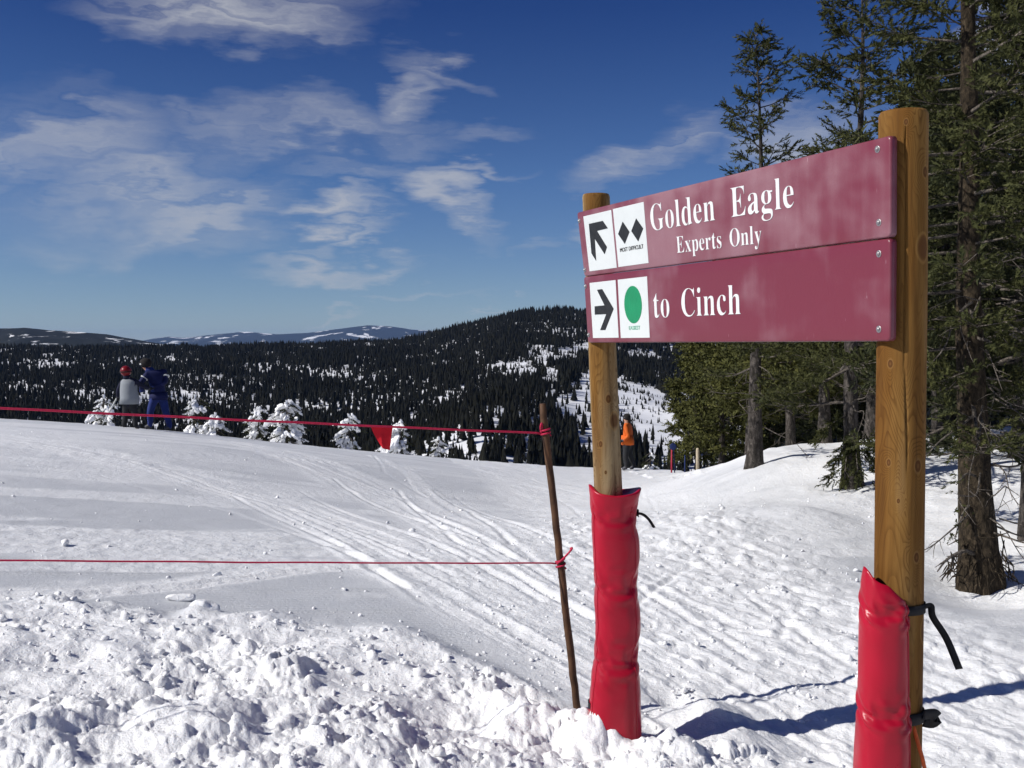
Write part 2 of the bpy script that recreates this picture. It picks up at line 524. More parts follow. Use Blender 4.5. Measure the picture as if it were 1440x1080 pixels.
LINES = [np.array([gpix(*p) for p in q]) for q in (
    [(560, 690), (640, 760), (760, 830), (830, 870)], [(610, 690), (660, 720), (720, 765)], [(770, 690), (800, 712), (832, 735)],
    [(470, 770), (520, 800), (570, 825)], [(525, 640), (540, 665), (600, 700)], [(180, 650), (330, 700), (470, 765), (600, 850)],
    [(700, 660), (760, 680), (830, 700)], [(60, 628), (240, 664), (430, 722), (640, 812)], [(-40, 636), (140, 668), (330, 722), (520, 790)],
    [(230, 640), (420, 690), (600, 760), (760, 846)], [(280, 618), (470, 676), (640, 748), (800, 830)], [(400, 640), (560, 700), (720, 786)], [(0, 640), (250, 640), (520, 655), (740, 668)],
    [(0, 690), (240, 700), (480, 694), (760, 700)], [(640, 700), (760, 752), (900, 830), (1060, 930)], [(900, 690), (960, 760), (1080, 860), (1200, 940)], [(930, 740), (1010, 760), (1130, 770)],
    [(880, 860), (960, 800), (1060, 760)], [(1000, 880), (1120, 900), (1200, 905)], [(-40, 760), (150, 752), (420, 744)], [(-40, 800), (200, 786), (470, 770)], [(1100, 850), (1110, 870), (1095, 900)], [(1050, 770), (1065, 800)])]


def build_snow():
    dense = np.linspace(R(-33), R(33), 770)
    rest = np.linspace(R(33), R(327), 80)[1:-1]
    ang = np.concatenate([dense, rest])
    rad = np.concatenate([np.geomspace(.35, 2.9, 14)[:-1], np.geomspace(2.9, 11, 360)[:-1], np.geomspace(11, 45, 215)[:-1], np.geomspace(45, 150, 26)])
    A, Rr = np.meshgrid(ang, rad)
    x = (Rr * np.sin(A)).ravel(); y = (Rr * np.cos(A)).ravel()
    z = ground(x, y)
    # hollows and drifts by the posts, wells round the trees
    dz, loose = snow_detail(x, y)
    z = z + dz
    for (cx, cy, r, a) in SNOW_BUMPS:
        d2 = ((x - cx) ** 2 + (y - cy) ** 2) / (r * r)
        z = z + a * np.exp(-d2)
    na, nr = len(ang), len(rad)
    v = np.stack([x, y, z], 1)
    v = np.vstack([v, [0, 0, float(ground(0, 0))]])
    i = np.arange(nr - 1)[:, None] * na; j = np.arange(na)[None, :]
    jn = (j + 1) % na
    f = np.stack([i + j, i + na + j, i + na + jn, i + jn], -1).reshape(-1, 4)[:, ::-1]
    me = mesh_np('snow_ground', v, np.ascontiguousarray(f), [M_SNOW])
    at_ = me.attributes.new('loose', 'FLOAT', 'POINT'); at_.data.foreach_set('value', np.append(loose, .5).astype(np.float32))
    o = link('snow_ground', me); tag(o, kind='structure')


SNOW_BUMPS = []
def bump_at(px, py, r, a): p = gpix(px, py); SNOW_BUMPS.append((p[0], p[1], r, a))
bump_at(1000, 1015, .16, .10); bump_at(1040, 1050, .14, .08); bump_at(815, 1040, .12, .07); bump_at(845, 1055, .12, .09)
bump_at(730, 1020, .25, .05); bump_at(945, 985, .10, -.06); bump_at(1380, 830, .5, -.12); bump_at(1120, 720, .4, .06); bump_at(1000, 745, .5, .05)
bump_at(280, 868, .10, .08); bump_at(100, 1040, .25, .08); bump_at(300, 1040, .25, .08)
build_snow()


def clod(seed, n=1):
    bm = bmesh.new(); bmesh.ops.create_icosphere(bm, subdivisions=n, radius=1)
    r = random.Random(seed)
    k = [(Vector((r.gauss(0, 1), r.gauss(0, 1), r.gauss(0, 1))).normalized(), r.uniform(.35, .9)) for _ in range(9)]
    for v in bm.verts:
        d = v.co.normalized(); s = 1.0
        for n_, c in k:
            q = d.dot(n_)
            if q > c: s = min(s, c / q * 1.0 + .03)
        v.co = d * (s + r.uniform(-.03, .03))
    vs = np.array([v.co[:] for v in bm.verts]); fs = np.array([[l.index for l in f.verts] for f in bm.faces]); bm.free()
    return vs, fs


CLODS = [clod(i) for i in range(6)]


def scatter_clods():
    rr = np.random.default_rng(5)
    n1 = 2600                                    # trodden bank in front
    x = rr.uniform(-3.6, 2.3, n1); y = rr.uniform(3.6, 7.6, n1)
    m = y < np.interp(x, BANK[:, 0], BANK[:, 1]) + .25 * rr.normal(size=n1)
    X = [x[m]]; Y = [y[m]]; S = [np.minimum(.055, .006 + rr.exponential(.009, m.sum()))]
    n2 = 900                                     # crumbs over the runs
    y = 1 / rr.uniform(1 / 14, 1 / 5.3, n2); x = rr.uniform(-.05, .36, n2) * y; X.append(x); Y.append(y); S.append(.005 + rr.exponential(.0065, n2))
    n3 = 110
    y = 1 / rr.uniform(1 / 20, 1 / 7.5, n3); x = rr.uniform(-.48, -.03, n3) * y; X.append(x); Y.append(y); S.append(.007 + rr.exponential(.008, n3))
    X, Y, S = map(np.concatenate, (X, Y, S))
    Z = ground(X, Y) + snow_detail(X, Y)[0] + S * .25
    vs, fs, n = [], [], 0
    for x, y, z, s in zip(X, Y, Z, S):
        v, f = CLODS[rr.integers(6)]
        a = rr.uniform(0, 6.28); c, q = math.cos(a), math.sin(a)
        v = v * np.array([1, rr.uniform(.7, 1), rr.uniform(.55, .9)]) * s
        vs.append(v @ np.array([[c, -q, 0], [q, c, 0], [0, 0, 1]]).T + np.array([x, y, z])); fs.append(f + n); n += len(v)
    me = mesh_np('snow_clods', np.concatenate(vs), np.concatenate(fs), [M_SNOW])
    a = me.attributes.new('loose', 'FLOAT', 'POINT'); a.data.foreach_set('value', np.ones(len(me.vertices), np.float32))
    tag(link('snow_clods', me), 'loose white snow crumbs strewn over the trodden bank and the run', 'snow', kind='stuff')


scatter_clods()


def snow_chunk(px, py, size, label, seed, lift=.3):
    p = gpix(px, py); x, y = p
    v, f = clod(seed, 2)
    v = v * np.array(size)
    xa = np.array([x]); ya = np.array([y]); z = float(ground(xa, ya)[0] + snow_detail(xa, ya)[0][0])
    bm = bmesh.new(); vv = [bm.verts.new(q) for q in v]
    for q in f: bm.faces.new([vv[i] for i in q])
    bmesh.ops.subdivide_edges(bm, edges=bm.edges[:], cuts=2, use_grid_fill=True, smooth=.4)
    me = bpy.data.meshes.new('snow_chunk')
    for q in bm.verts:
        c = np.array(q.co[:]); s = 1 + .16 * float(fbm(np.array([c[0] * 22 + seed]), np.array([c[1] * 22 + c[2] * 17]), 3, seed)[0]); q.co = Vector(c * s)
    bm.to_mesh(me); bm.free(); me.materials.append(M_SNOW)
    me.polygons.foreach_set('use_smooth', np.ones(len(me.polygons), bool))
    a = me.attributes.new('loose', 'FLOAT', 'POINT'); a.data.foreach_set('value', np.ones(len(me.vertices), np.float32))
    tag(link('snow_chunk', me, None, (x, y, z + size[2] * lift)), label, 'snow chunk', 'large chunks of snow at the edge of the groomed run')


snow_chunk(287, 868, (.11, .10, .085), 'large round snow chunk at the edge of the groomed run', 1)
snow_chunk(255, 846, (.11, .05, .03), 'flat snow slab tilted beside the large round chunk', 3, .8)
snow_chunk(92, 768, (.045, .04, .04), 'small snow lump alone on the groomed run below the skiers', 2)
snow_chunk(305, 810, (.04, .035, .03), 'small snow lump on the groomed run above the lower rope', 4)

# ------------------------------------------------------------------ far hills and forest
RIDGE = np.array([(-900, 472), (-300, 480), (0, 482), (215, 484), (400, 480), (560, 473), (590, 470), (640, 457), (700, 441), (740, 433), (780, 431), (830, 432),
                  (900, 436), (1000, 446), (1200, 456), (1500, 470), (2400, 482)], float)
_gr = np.array([650, 700, 900, 1200, 1600, 2000, 2500]); _gv = np.array([1.06, 1, .78, .52, .30, .13, 0])


def hill_z(px, r):
    ridge = np.interp(px, RIDGE[:, 0], RIDGE[:, 1]) + 8
    x = (px - 720) / F * r
    g = np.interp(r, _gr, _gv)
    py = ridge + (668 - ridge) * g
    z = EYE - (py - 481) / F * r
    zn = np.interp(r, [60, 120, 250, 420, 650], [-50, -66, -105, -118, -95])
    t = sstep(520, 720, r)
    z = zn * (1 - t) + z * t
    z = z - np.maximum(r - 2550, 0) * .06
    und = 26 * fbm(x / 330, r / 420, 4, 201) * sstep(500, 800, r) * sstep(2500, 1500, r) + 5 * fbm(x / 60, r / 60, 2, 207) * sstep(500, 800, r)
    spur = 30 * np.exp(-((px - 690 - (r - 800) * .15) / 95) ** 2) * np.exp(-((r - 880) / 230) ** 2)
    return z + und + spur


def hill_material():
    m, k, b = mat('hill_snow', (.86, .87, .9), .6, .2)
    c = coord(k)
    n = k.noise(c, .02, 5, .6).outputs[0]
    k.l.new(k.ramp(n, [(.35, (.74, .76, .8)), (.65, (.9, .91, .94))]), b.inputs['Base Color'])
    return m


def build_hills():
    px = np.concatenate([np.linspace(-1700, -350, 40)[:-1], np.linspace(-350, 1790, 220)[:-1], np.linspace(1790, 3200, 40)])
    r = np.concatenate([np.geomspace(70, 600, 24)[:-1], np.linspace(600, 2700, 110)[:-1], np.geomspace(2700, 4300, 14)])
    P, Q = np.meshgrid(px, r)
    x = (P - 720) / F * Q; y = Q; z = hill_z(P, Q)
    v = np.stack([x, y, z], -1).reshape(-1, 3)
    na = len(px); i = np.arange(len(r) - 1)[:, None] * na; j = np.arange(na - 1)[None, :]
    f = np.stack([i + j, i + j + 1, i + na + j + 1, i + na + j], -1).reshape(-1, 4)
    tag(link('hills', mesh_np('hills', v, f, [hill_material()])), kind='structure')


build_hills()

# clearings seen on the hillside: centre, half sizes, tilt, openness
OPEN = [(715, 519, 40, 11, .1, .9), (770, 500, 18, 12, .3, .75), (800, 500, 26, 10, -.4, .8), (830, 490, 25, 9, -.2, .8), (772, 535, 10, 34, -.35, .7), (792, 560, 11, 28, -.4, .7),
        (840, 545, 34, 24, -.2, .94), (815, 580, 14, 34, -.5, .75), (885, 550, 50, 22, .25, .94), (905, 590, 42, 50, -.2, .94), (930, 630, 34, 30, 0, .7), (900, 500, 26, 8, .3, .6),
        (1000, 505, 16, 36, -.2, .85), (1020, 560, 18, 30, -.2, .7), (955, 555, 14, 12, .3, .7), (825, 625, 16, 26, -.5, .6), (1040, 620, 20, 30, 0, .6), (700, 590, 30, 8, .3, .35),
        (1330, 520, 60, 30, 0, .5)]
THIN = [(110, 507, 190, 9, .02, .62), (30, 497, 60, 6, 0, .62), (470, 528, 190, 9, .10, .62), (600, 550, 90, 8, .3, .55), (430, 575, 280, 20, .08, .42), (150, 560, 200, 16, 0, .3), (640, 600, 90, 26, .2, .32),
        (330, 545, 60, 16, .1, .38), (60, 530, 60, 10, 0, .3), (560, 610, 200, 20, .1, .3)]
CREST = np.array([(-400, 570), (0, 587), (220, 603), (400, 623), (600, 643), (760, 655), (885, 660), (960, 664), (1020, 652), (1085, 627), (1160, 628), (1300, 640), (1800, 640)], float)


def forest_openness(px, py, x, y):
    o = np.zeros(px.shape)
    wx = 22 * fbm(x / 45, y / 130, 3, 301); wy = 14 * fbm(x / 45, y / 130, 3, 311)
    for (cx, cy, a, b, t, v) in OPEN + [(*q[:5], q[5] * .55) for q in THIN]:
        dx = px + wx - cx; dy = py + wy - cy; c, s = math.cos(t), math.sin(t)
        u = (dx * c + dy * s) / a; w = (-dx * s + dy * c) / b
        o = np.maximum(o, v * sstep(1.25, .7, np.hypot(u, w)))
    return o


def build_forest():
    g = np.random.default_rng(3)
    N = 160000
    px = g.uniform(-330, 1770, N); r = np.sqrt(g.uniform(640 ** 2, 2720 ** 2, N))
    keep = g.uniform(0, 1, N) < np.interp(r, [640, 1100, 1700, 2700], [1, .9, .62, .42])
    px, r = px[keep], r[keep]
    x = (px - 720) / F * r; z = hill_z(px, r)
    h = (g.uniform(8, 17, len(r)) + 9 * fbm(x / 70, r / 90, 3, 351)) * np.where(g.uniform(0, 1, len(r)) < .25, .6, 1)
    bx, by = proj(np.stack([x, r, z], 1)); tx, ty = proj(np.stack([x, r, z + h], 1))
    op = forest_openness(bx, by, x, r)
    stand = .35 + .65 * sstep(-.5, -.05, fbm(x / 90, r / 140, 3, 321))
    keep = (g.uniform(0, 1, len(r)) < (1 - op) ** 2.0 * np.maximum(stand, .95)) & (ty < np.interp(tx, CREST[:, 0], CREST[:, 1]) + 22)
    x, y, z, h = x[keep], r[keep], z[keep], h[keep]
    # saplings and scrub in the clearings
    qx = g.uniform(640, 1080, 9000); qr = np.sqrt(g.uniform(700 ** 2, 2000 ** 2, 9000)); sx = (qx - 720) / F * qr; sz = hill_z(qx, qr)
    bx, by = proj(np.stack([sx, qr, sz], 1)); sc = fbm(sx / 35, qr / 70, 3, 333)
    kk = (forest_openness(bx, by, sx, qr) > .5) & (sc > -.12 + .35 * g.uniform(size=len(sc))) & (by < np.interp(bx, CREST[:, 0], CREST[:, 1]) + 5)
    x = np.concatenate([x, sx[kk]]); y = np.concatenate([y, qr[kk]]); z = np.concatenate([z, sz[kk]]); h = np.concatenate([h, g.uniform(2, 6.5, kk.sum())])
    n = len(x)
    w = h * g.uniform(.13, .25, n)
    near = y < 1350
    V, Fc, base = [], [], 0
    for mask, tiers, ns in ((near, 3, 6), (~near & (y < 1800), 2, 5), (y >= 1800, 1, 5)):
        m = mask.sum()
        if m == 0: continue
        X, Y, Z, H, W = x[mask], y[mask], z[mask], h[mask], w[mask]
        for t in range(tiers):
            zb = .04 + .86 * t / tiers * .92; zt = min(1.0, zb + (.62 if tiers == 3 else .66)); rw = (1 - zb) ** .85
            if t == tiers - 1: zt = 1.0
            if tiers == 1: rw = 1.1
            a0 = g.uniform(0, 6.28, m)
            ringv = []
            for q in range(ns):
                a = a0 + 2 * math.pi * q / ns; rr = W * rw * g.uniform(.55, 1.35, m)
                ringv.append(np.stack([X + rr * np.cos(a), Y + rr * np.sin(a), Z + H * (zb + g.uniform(-.05, .05, m))], 1))
            top = np.stack([X + .02 * H * g.normal(0, .3, m), Y, Z + H * zt], 1)
            blk = np.stack(ringv + [top], 1)          # m, ns+1, 3
            V.append(blk.reshape(-1, 3))
            ib = base + np.arange(m)[:, None] * (ns + 1)
            tri = np.array([[q, (q + 1) % ns, ns] for q in range(ns)])
            Fc.append((ib[:, :, None] + tri[None]).reshape(-1, 3)); base += m * (ns + 1)
    v = np.concatenate(V); f = np.concatenate(Fc)
    m_, k, b = mat('far_needles', (.02, .024, .018), .9, .1)
    nz = k.noise(coord(k), .11, 3, .7).outputs[0]
    k.l.new(k.ramp(nz, [(.3, (.004, .0045, .004)), (.7, (.016, .016, .011))]), b.inputs['Base Color'])
    tag(link('forest', mesh_np('forest', v, f, [m_], smooth=False)), 'dark evergreen forest covering the hillside across the valley', 'forest', kind='stuff')
    print('forest trees', n, 'tris', len(f))


build_forest()


def ridge_range(name, pts, dist, depth, base, mt, seed, rough):
    pts = np.array(pts, float)
    px = np.linspace(pts[0, 0], pts[-1, 0], 320); py = np.interp(px, pts[:, 0], pts[:, 1])
    us = np.linspace(-1, 1, 40)
    P, U = np.meshgrid(px, us)
    D = dist + depth * U
    top = EYE - (np.interp(P, pts[:, 0], pts[:, 1]) - 481) / F * dist
    x = (P - 720) / F * D
    prof = 1 - np.abs(U) ** 1.3
    n = fbm(x / (depth * .35), D / (depth * .35), 5, seed)
    rid = 1 - np.abs(fbm(x / (depth * .5), D / (depth * .9), 4, seed + 9)) * 2
    z = base + (top - base) * np.clip(prof + (n * .35 + (rid - .6) * .25) * (1 - prof) * prof * 3, -.2, 1.0) + rough * n * (U > -.9)
    v = np.stack([x, D, z], -1).reshape(-1, 3)
    na = len(px); i = np.arange(len(us) - 1)[:, None] * na; j = np.arange(na - 1)[None, :]
    f = np.stack([i + j, i + j + 1, i + na + j + 1, i + na + j], -1).reshape(-1, 4)
    tag(link(name, mesh_np(name, v, f, [mt])), kind='structure')


def range_material(name, sc, lo, hi, seed):
    m, k, b = mat(name, (.1, .1, .1), .8, .1)
    c = coord(k)
    n1 = k.noise(k.mapping(c, loc=(seed, 0, 0), scale=(sc, sc * .6, sc * 4)), 1, 6, .6, .4).outputs[0]
    k.l.new(k.ramp(n1, [(lo, (.018, .022, .024)), (hi, (.85, .86, .88))]), b.inputs['Base Color'])
    return m


ridge_range('hill', [(-700, 470), (-200, 468), (0, 462), (35, 461), (70, 465), (110, 467), (150, 469), (190, 476), (240, 486), (300, 494), (500, 500)], 5200, 900, -90,
            range_material('far_hill', .009, .57, .62, 3), 401, 6)
ridge_range('mountain', [(-900, 478), (-200, 470), (100, 478), (190, 481), (214, 476), (236, 473), (262, 475), (300, 470), (345, 466), (390, 470), (430, 469), (465, 464), (500, 459), (518, 457), (550, 459), (582, 464),
                         (620, 466), (700, 468), (900, 470), (1200, 474), (1700, 470), (2400, 480)], 31000, 4300, -150, range_material('far_mountain', .0014, .56, .60, 8), 431, 18)
far = [(math.cos(a) * 40000, math.sin(a) * 40000, -300) for a in np.linspace(0, 2 * math.pi, 65)[:-1]]
mt_, k_, b_ = mat('valley_land', (.1, .11, .1), .9, .1)
k_.l.new(k_.ramp(k_.noise(coord(k_), .0015, 6, .6).outputs[0], [(.45, (.03, .035, .03)), (.6, (.75, .76, .8))]), b_.inputs['Base Color'])
tag(link('terrain', mesh_np('terrain', far, [list(range(64))], [mt_], smooth=False)), kind='structure')


def build_haze():
    s, zb, zt = 41500.0, -420.0, 420.0
    v = [(x, y, z) for z in (zb, zt) for x, y in ((-s, -s), (s, -s), (s, s), (-s, s))]
    f = [[3, 2, 1, 0], [4, 5, 6, 7], [0, 1, 5, 4], [1, 2, 6, 5], [2, 3, 7, 6], [3, 0, 4, 7]]
    m = bpy.data.materials.new('haze_air'); m.use_nodes = True
    k = NT(m.node_tree)
    m.node_tree.nodes.remove(m.node_tree.nodes['Principled BSDF'])
    pv = k.node('ShaderNodeVolumePrincipled')
    pv.inputs['Color'].default_value = (.34, .55, 1.0, 1); pv.inputs['Density'].default_value = 1.3e-5
    pv.inputs['Anisotropy'].default_value = 0.0
    out = [n for n in m.node_tree.nodes if n.type == 'OUTPUT_MATERIAL'][0]
    k.l.new(pv.outputs[0], out.inputs['Volume'])
    m.cycles.homogeneous_volume = True
    tag(link('haze', mesh_np('haze', v, f, [m], smooth=False)), 'thin blue mountain haze over the valley', 'haze', kind='stuff')


build_haze()

# ------------------------------------------------------------------ lettering outlines (thousandths of an em)
GLYPHS = {
    'G': [[[268,-10],[233,-8],[200,-3],[170,7],[141,19],[116,36],[93,55],[74,77],[57,103],[44,131],[35,161],[29,194],[28,229],[29,263],[35,295],[44,324],[57,352],[74,377],[93,399],[115,419],[139,435],[166,448],[195,458],[225,464],[257,465],[284,464],[311,459],[340,451],[369,441],[388,436],[406,443],[419,465],[437,465],[437,308],[420,308],[412,327],[403,346],[393,363],[382,379],[357,406],[329,426],[299,439],[267,443],[214,430],[176,389],[153,322],[146,228],[148,178],[154,135],[165,98],[180,67],[199,44],[221,26],[246,16],[275,13],[308,16],[328,27],[339,45],[343,71],[343,128],[339,154],[329,170],[309,179],[275,182],[275,198],[500,198],[500,182],[473,179],[457,171],[449,155],[446,128],[446,29],[402,12],[357,0],[313,-8]]],
    'o': [[[169,-10],[147,-9],[127,-5],[108,2],[90,11],[60,37],[38,70],[29,89],[24,110],[20,131],[19,154],[20,177],[24,199],[29,219],[38,239],[60,272],[90,297],[108,306],[127,313],[147,317],[168,318],[209,313],[245,298],[275,273],[298,240],[306,221],[312,200],[316,178],[317,154],[316,130],[312,108],[306,88],[298,69],[275,36],[245,11],[210,-5]],[[169,11],[193,18],[209,39],[217,81],[220,154],[219,194],[217,227],[213,253],[208,271],[192,292],[169,299],[144,292],[128,271],[123,253],[120,227],[118,194],[117,154],[120,82],[128,39],[144,18]]],
    'l': [[[18,0],[18,16],[45,26],[52,56],[52,398],[47,429],[38,436],[20,439],[20,455],[148,455],[148,56],[154,26],[180,16],[180,0]]],
    'd': [[[140,-10],[107,-5],[78,10],[53,35],[35,66],[28,85],[23,104],[20,125],[19,147],[21,172],[24,196],[29,217],[36,237],[55,272],[81,297],[112,313],[146,318],[168,316],[189,309],[207,297],[223,280],[223,401],[220,419],[212,430],[176,439],[176,455],[319,455],[319,75],[325,41],[335,32],[353,28],[353,11],[325,9],[294,6],[260,-1],[223,-10],[223,39],[207,18],[188,2],[166,-7]],[[171,28],[187,31],[202,41],[215,56],[223,76],[223,242],[217,257],[206,270],[174,281],[147,273],[130,250],[125,232],[121,210],[118,184],[118,153],[118,124],[120,98],[124,76],[130,58],[146,36]]],
    'e': [[[154,-10],[117,-5],[85,10],[58,35],[37,69],[29,88],[24,109],[21,132],[19,157],[21,180],[24,201],[30,222],[38,240],[59,273],[87,298],[120,313],[157,318],[185,316],[209,309],[230,297],[249,280],[264,259],[274,234],[281,206],[283,173],[283,166],[117,166],[123,112],[138,73],[164,50],[199,42],[219,45],[237,53],[254,67],[270,86],[285,73],[258,36],[228,11],[193,-5]],[[116,192],[201,192],[201,215],[193,277],[181,292],[161,297],[141,291],[127,274],[119,244],[116,203]]],
    'n': [[[18,0],[18,16],[45,26],[52,56],[52,253],[46,284],[36,291],[19,294],[19,310],[148,310],[148,267],[168,290],[190,306],[215,315],[243,318],[281,312],[309,292],[325,258],[330,212],[330,56],[337,26],[347,19],[363,16],[363,0],[202,0],[202,16],[207,16],[228,26],[235,56],[235,217],[229,258],[219,268],[203,271],[173,262],[148,235],[148,56],[154,26],[164,19],[180,16],[180,0]]],
    'E': [[[14,0],[14,17],[44,20],[62,30],[72,48],[75,78],[75,369],[72,405],[62,425],[44,435],[16,439],[16,455],[399,455],[399,320],[383,320],[378,349],[369,373],[356,392],[340,406],[320,417],[295,424],[266,429],[232,430],[200,428],[186,417],[183,388],[183,246],[193,246],[232,252],[259,269],[269,282],[277,300],[283,321],[288,345],[304,345],[304,118],[287,118],[273,181],[259,201],[241,213],[185,222],[183,222],[183,67],[185,47],[192,35],[230,28],[254,28],[276,30],[295,34],[313,39],[345,53],[371,75],[393,105],[411,143],[430,143],[402,0]]],
    'a': [[[255,-10],[216,1],[200,35],[176,16],[151,2],[124,-6],[95,-9],[64,-4],[40,11],[25,34],[20,63],[23,84],[31,104],[45,121],[63,136],[88,150],[119,164],[156,177],[199,190],[199,241],[196,266],[187,282],[171,292],[148,296],[115,290],[104,274],[113,257],[123,231],[120,215],[110,202],[95,194],[77,191],[59,194],[45,203],[36,218],[33,236],[37,259],[49,278],[69,295],[95,308],[126,316],[162,318],[195,317],[223,312],[246,304],[263,292],[276,277],[285,259],[291,236],[293,210],[293,62],[295,40],[304,34],[320,42],[329,28],[312,11],[294,-1],[275,-8]],[[151,34],[174,41],[199,63],[199,169],[164,157],[138,139],[123,114],[118,84],[126,46]]],
    'g': [[[146,-140],[115,-139],[89,-136],[66,-130],[48,-122],[22,-100],[14,-75],[28,-46],[69,-26],[35,-1],[24,30],[28,54],[42,74],[67,92],[102,110],[67,128],[42,150],[27,179],[22,212],[27,242],[40,268],[60,289],[88,305],[120,315],[157,318],[196,315],[233,304],[317,304],[317,268],[268,268],[286,237],[291,203],[288,176],[276,151],[258,131],[234,116],[205,106],[172,103],[157,103],[142,104],[112,94],[104,84],[101,71],[111,55],[141,49],[175,49],[259,40],[285,29],[303,13],[312,-9],[316,-37],[313,-60],[305,-80],[291,-98],[272,-113],[248,-125],[219,-133],[185,-139]],[[157,124],[178,130],[190,146],[197,173],[199,211],[197,249],[190,276],[178,292],[157,297],[137,292],[124,276],[117,249],[114,211],[117,173],[124,146],[137,130]],[[161,-116],[205,-113],[238,-104],[257,-88],[263,-66],[260,-51],[249,-41],[205,-34],[97,-34],[79,-52],[73,-73],[79,-89],[95,-103],[122,-113]]],
    'x': [[[5,0],[5,15],[34,29],[62,56],[123,136],[43,263],[24,285],[4,293],[4,310],[169,310],[169,294],[147,291],[140,280],[149,260],[183,206],[224,257],[234,279],[227,290],[201,294],[201,310],[311,310],[311,296],[283,283],[254,254],[198,184],[291,36],[303,21],[319,15],[319,0],[155,0],[155,16],[178,19],[185,30],[173,59],[138,114],[97,61],[85,34],[92,20],[114,15],[118,15],[118,0]]],
    'p': [[[17,-139],[17,-124],[40,-117],[50,-101],[52,-64],[52,243],[46,283],[19,295],[19,310],[143,310],[143,263],[160,287],[180,305],[203,315],[230,319],[264,314],[293,298],[317,274],[335,241],[341,223],[346,203],[349,182],[350,160],[349,136],[346,113],[341,92],[334,72],[316,38],[291,12],[261,-5],[227,-10],[204,-7],[183,1],[164,14],[148,32],[148,-58],[152,-99],[167,-118],[197,-123],[197,-139]],[[195,28],[222,36],[239,59],[245,77],[249,99],[252,125],[253,154],[252,183],[250,208],[246,230],[241,248],[225,270],[199,278],[171,267],[148,235],[148,69],[167,38]]],
    'r': [[[18,0],[18,16],[45,26],[52,56],[52,252],[46,285],[20,293],[21,310],[146,310],[146,252],[165,280],[187,301],[210,314],[233,318],[258,315],[275,304],[286,287],[289,266],[287,248],[278,234],[265,225],[248,222],[222,231],[207,250],[189,260],[175,255],[162,241],[152,220],[149,192],[149,56],[152,37],[159,25],[197,16],[197,0]]],
    't': [[[124,-9],[89,-4],[66,10],[53,36],[48,71],[48,279],[20,279],[20,300],[88,369],[129,424],[144,424],[144,310],[208,310],[208,279],[144,279],[144,82],[149,51],[157,43],[168,40],[189,49],[206,75],[222,66],[205,33],[182,9],[155,-5]]],
    's': [[[151,-10],[122,-6],[87,6],[73,9],[60,4],[51,-9],[36,-9],[36,105],[53,105],[66,68],[87,39],[112,21],[140,15],[162,18],[179,27],[189,40],[192,58],[183,84],[156,105],[107,130],[76,148],[54,169],[41,193],[37,220],[44,259],[65,291],[80,303],[98,312],[118,317],[141,319],[166,316],[199,308],[206,306],[213,305],[223,308],[230,319],[244,319],[244,222],[228,222],[215,254],[196,277],[174,291],[149,296],[130,294],[116,286],[108,274],[105,259],[115,232],[146,212],[191,189],[221,172],[241,151],[253,127],[257,95],[255,72],[250,51],[241,33],[228,18],[212,6],[194,-3],[174,-8]]],
    'O': [[[261,-11],[236,-10],[213,-6],[190,-1],[169,7],[148,17],[129,29],[111,43],[94,58],[79,75],[66,93],[55,113],[45,134],[37,156],[32,179],[29,203],[28,228],[29,252],[32,276],[37,299],[45,321],[55,342],[66,362],[79,380],[95,397],[112,413],[130,426],[149,438],[170,448],[192,456],[216,462],[240,465],[265,466],[290,465],[313,462],[336,456],[357,448],[378,439],[397,427],[415,414],[431,399],[446,382],[459,364],[471,344],[481,323],[488,301],[494,277],[497,253],[498,228],[497,203],[494,179],[488,156],[481,134],[471,113],[459,93],[446,75],[430,58],[414,43],[395,29],[376,17],[355,7],[333,-1],[310,-6],[286,-10]],[[265,12],[315,26],[351,66],[372,133],[379,228],[377,278],[371,321],[362,358],[348,389],[330,412],[310,430],[286,440],[260,443],[210,430],[174,389],[152,322],[145,228],[147,178],[153,135],[163,98],[177,67],[195,43],[215,26],[238,16]]],
    'y': [[[52,-140],[29,-137],[10,-125],[-3,-107],[-7,-84],[-4,-67],[5,-53],[18,-43],[36,-40],[64,-49],[72,-61],[75,-76],[74,-81],[74,-87],[77,-96],[86,-99],[99,-92],[114,-74],[129,-44],[140,-5],[36,251],[25,275],[15,287],[-3,293],[-5,293],[-5,310],[162,310],[162,293],[136,289],[128,275],[130,267],[133,257],[185,119],[230,241],[236,260],[238,274],[229,289],[203,293],[203,310],[300,310],[300,293],[287,290],[277,281],[259,242],[162,-24],[129,-96],[113,-117],[95,-131]]],
    'C': [[[257,-11],[224,-9],[193,-3],[164,6],[137,20],[113,37],[91,56],[72,79],[56,104],[43,132],[34,162],[28,194],[26,228],[28,262],[34,294],[43,323],[56,351],[72,376],[92,399],[114,418],[139,435],[166,448],[195,458],[226,464],[259,465],[283,464],[309,459],[337,451],[367,440],[388,435],[408,443],[419,465],[437,465],[437,308],[420,308],[407,338],[392,364],[375,387],[356,407],[335,423],[313,434],[290,441],[265,443],[212,430],[174,389],[151,321],[144,226],[152,138],[177,74],[219,36],[278,24],[298,25],[318,29],[338,35],[358,45],[377,56],[395,71],[412,87],[428,106],[447,89],[409,45],[365,14],[314,-5]]],
    'i': [[[101,362],[81,366],[65,376],[54,393],[50,412],[54,432],[65,449],[81,460],[101,463],[120,460],[137,449],[147,432],[151,412],[147,393],[136,376],[120,366]],[[18,0],[18,16],[45,26],[52,56],[52,252],[47,285],[20,293],[21,310],[148,310],[148,56],[154,26],[180,16],[180,0]]],
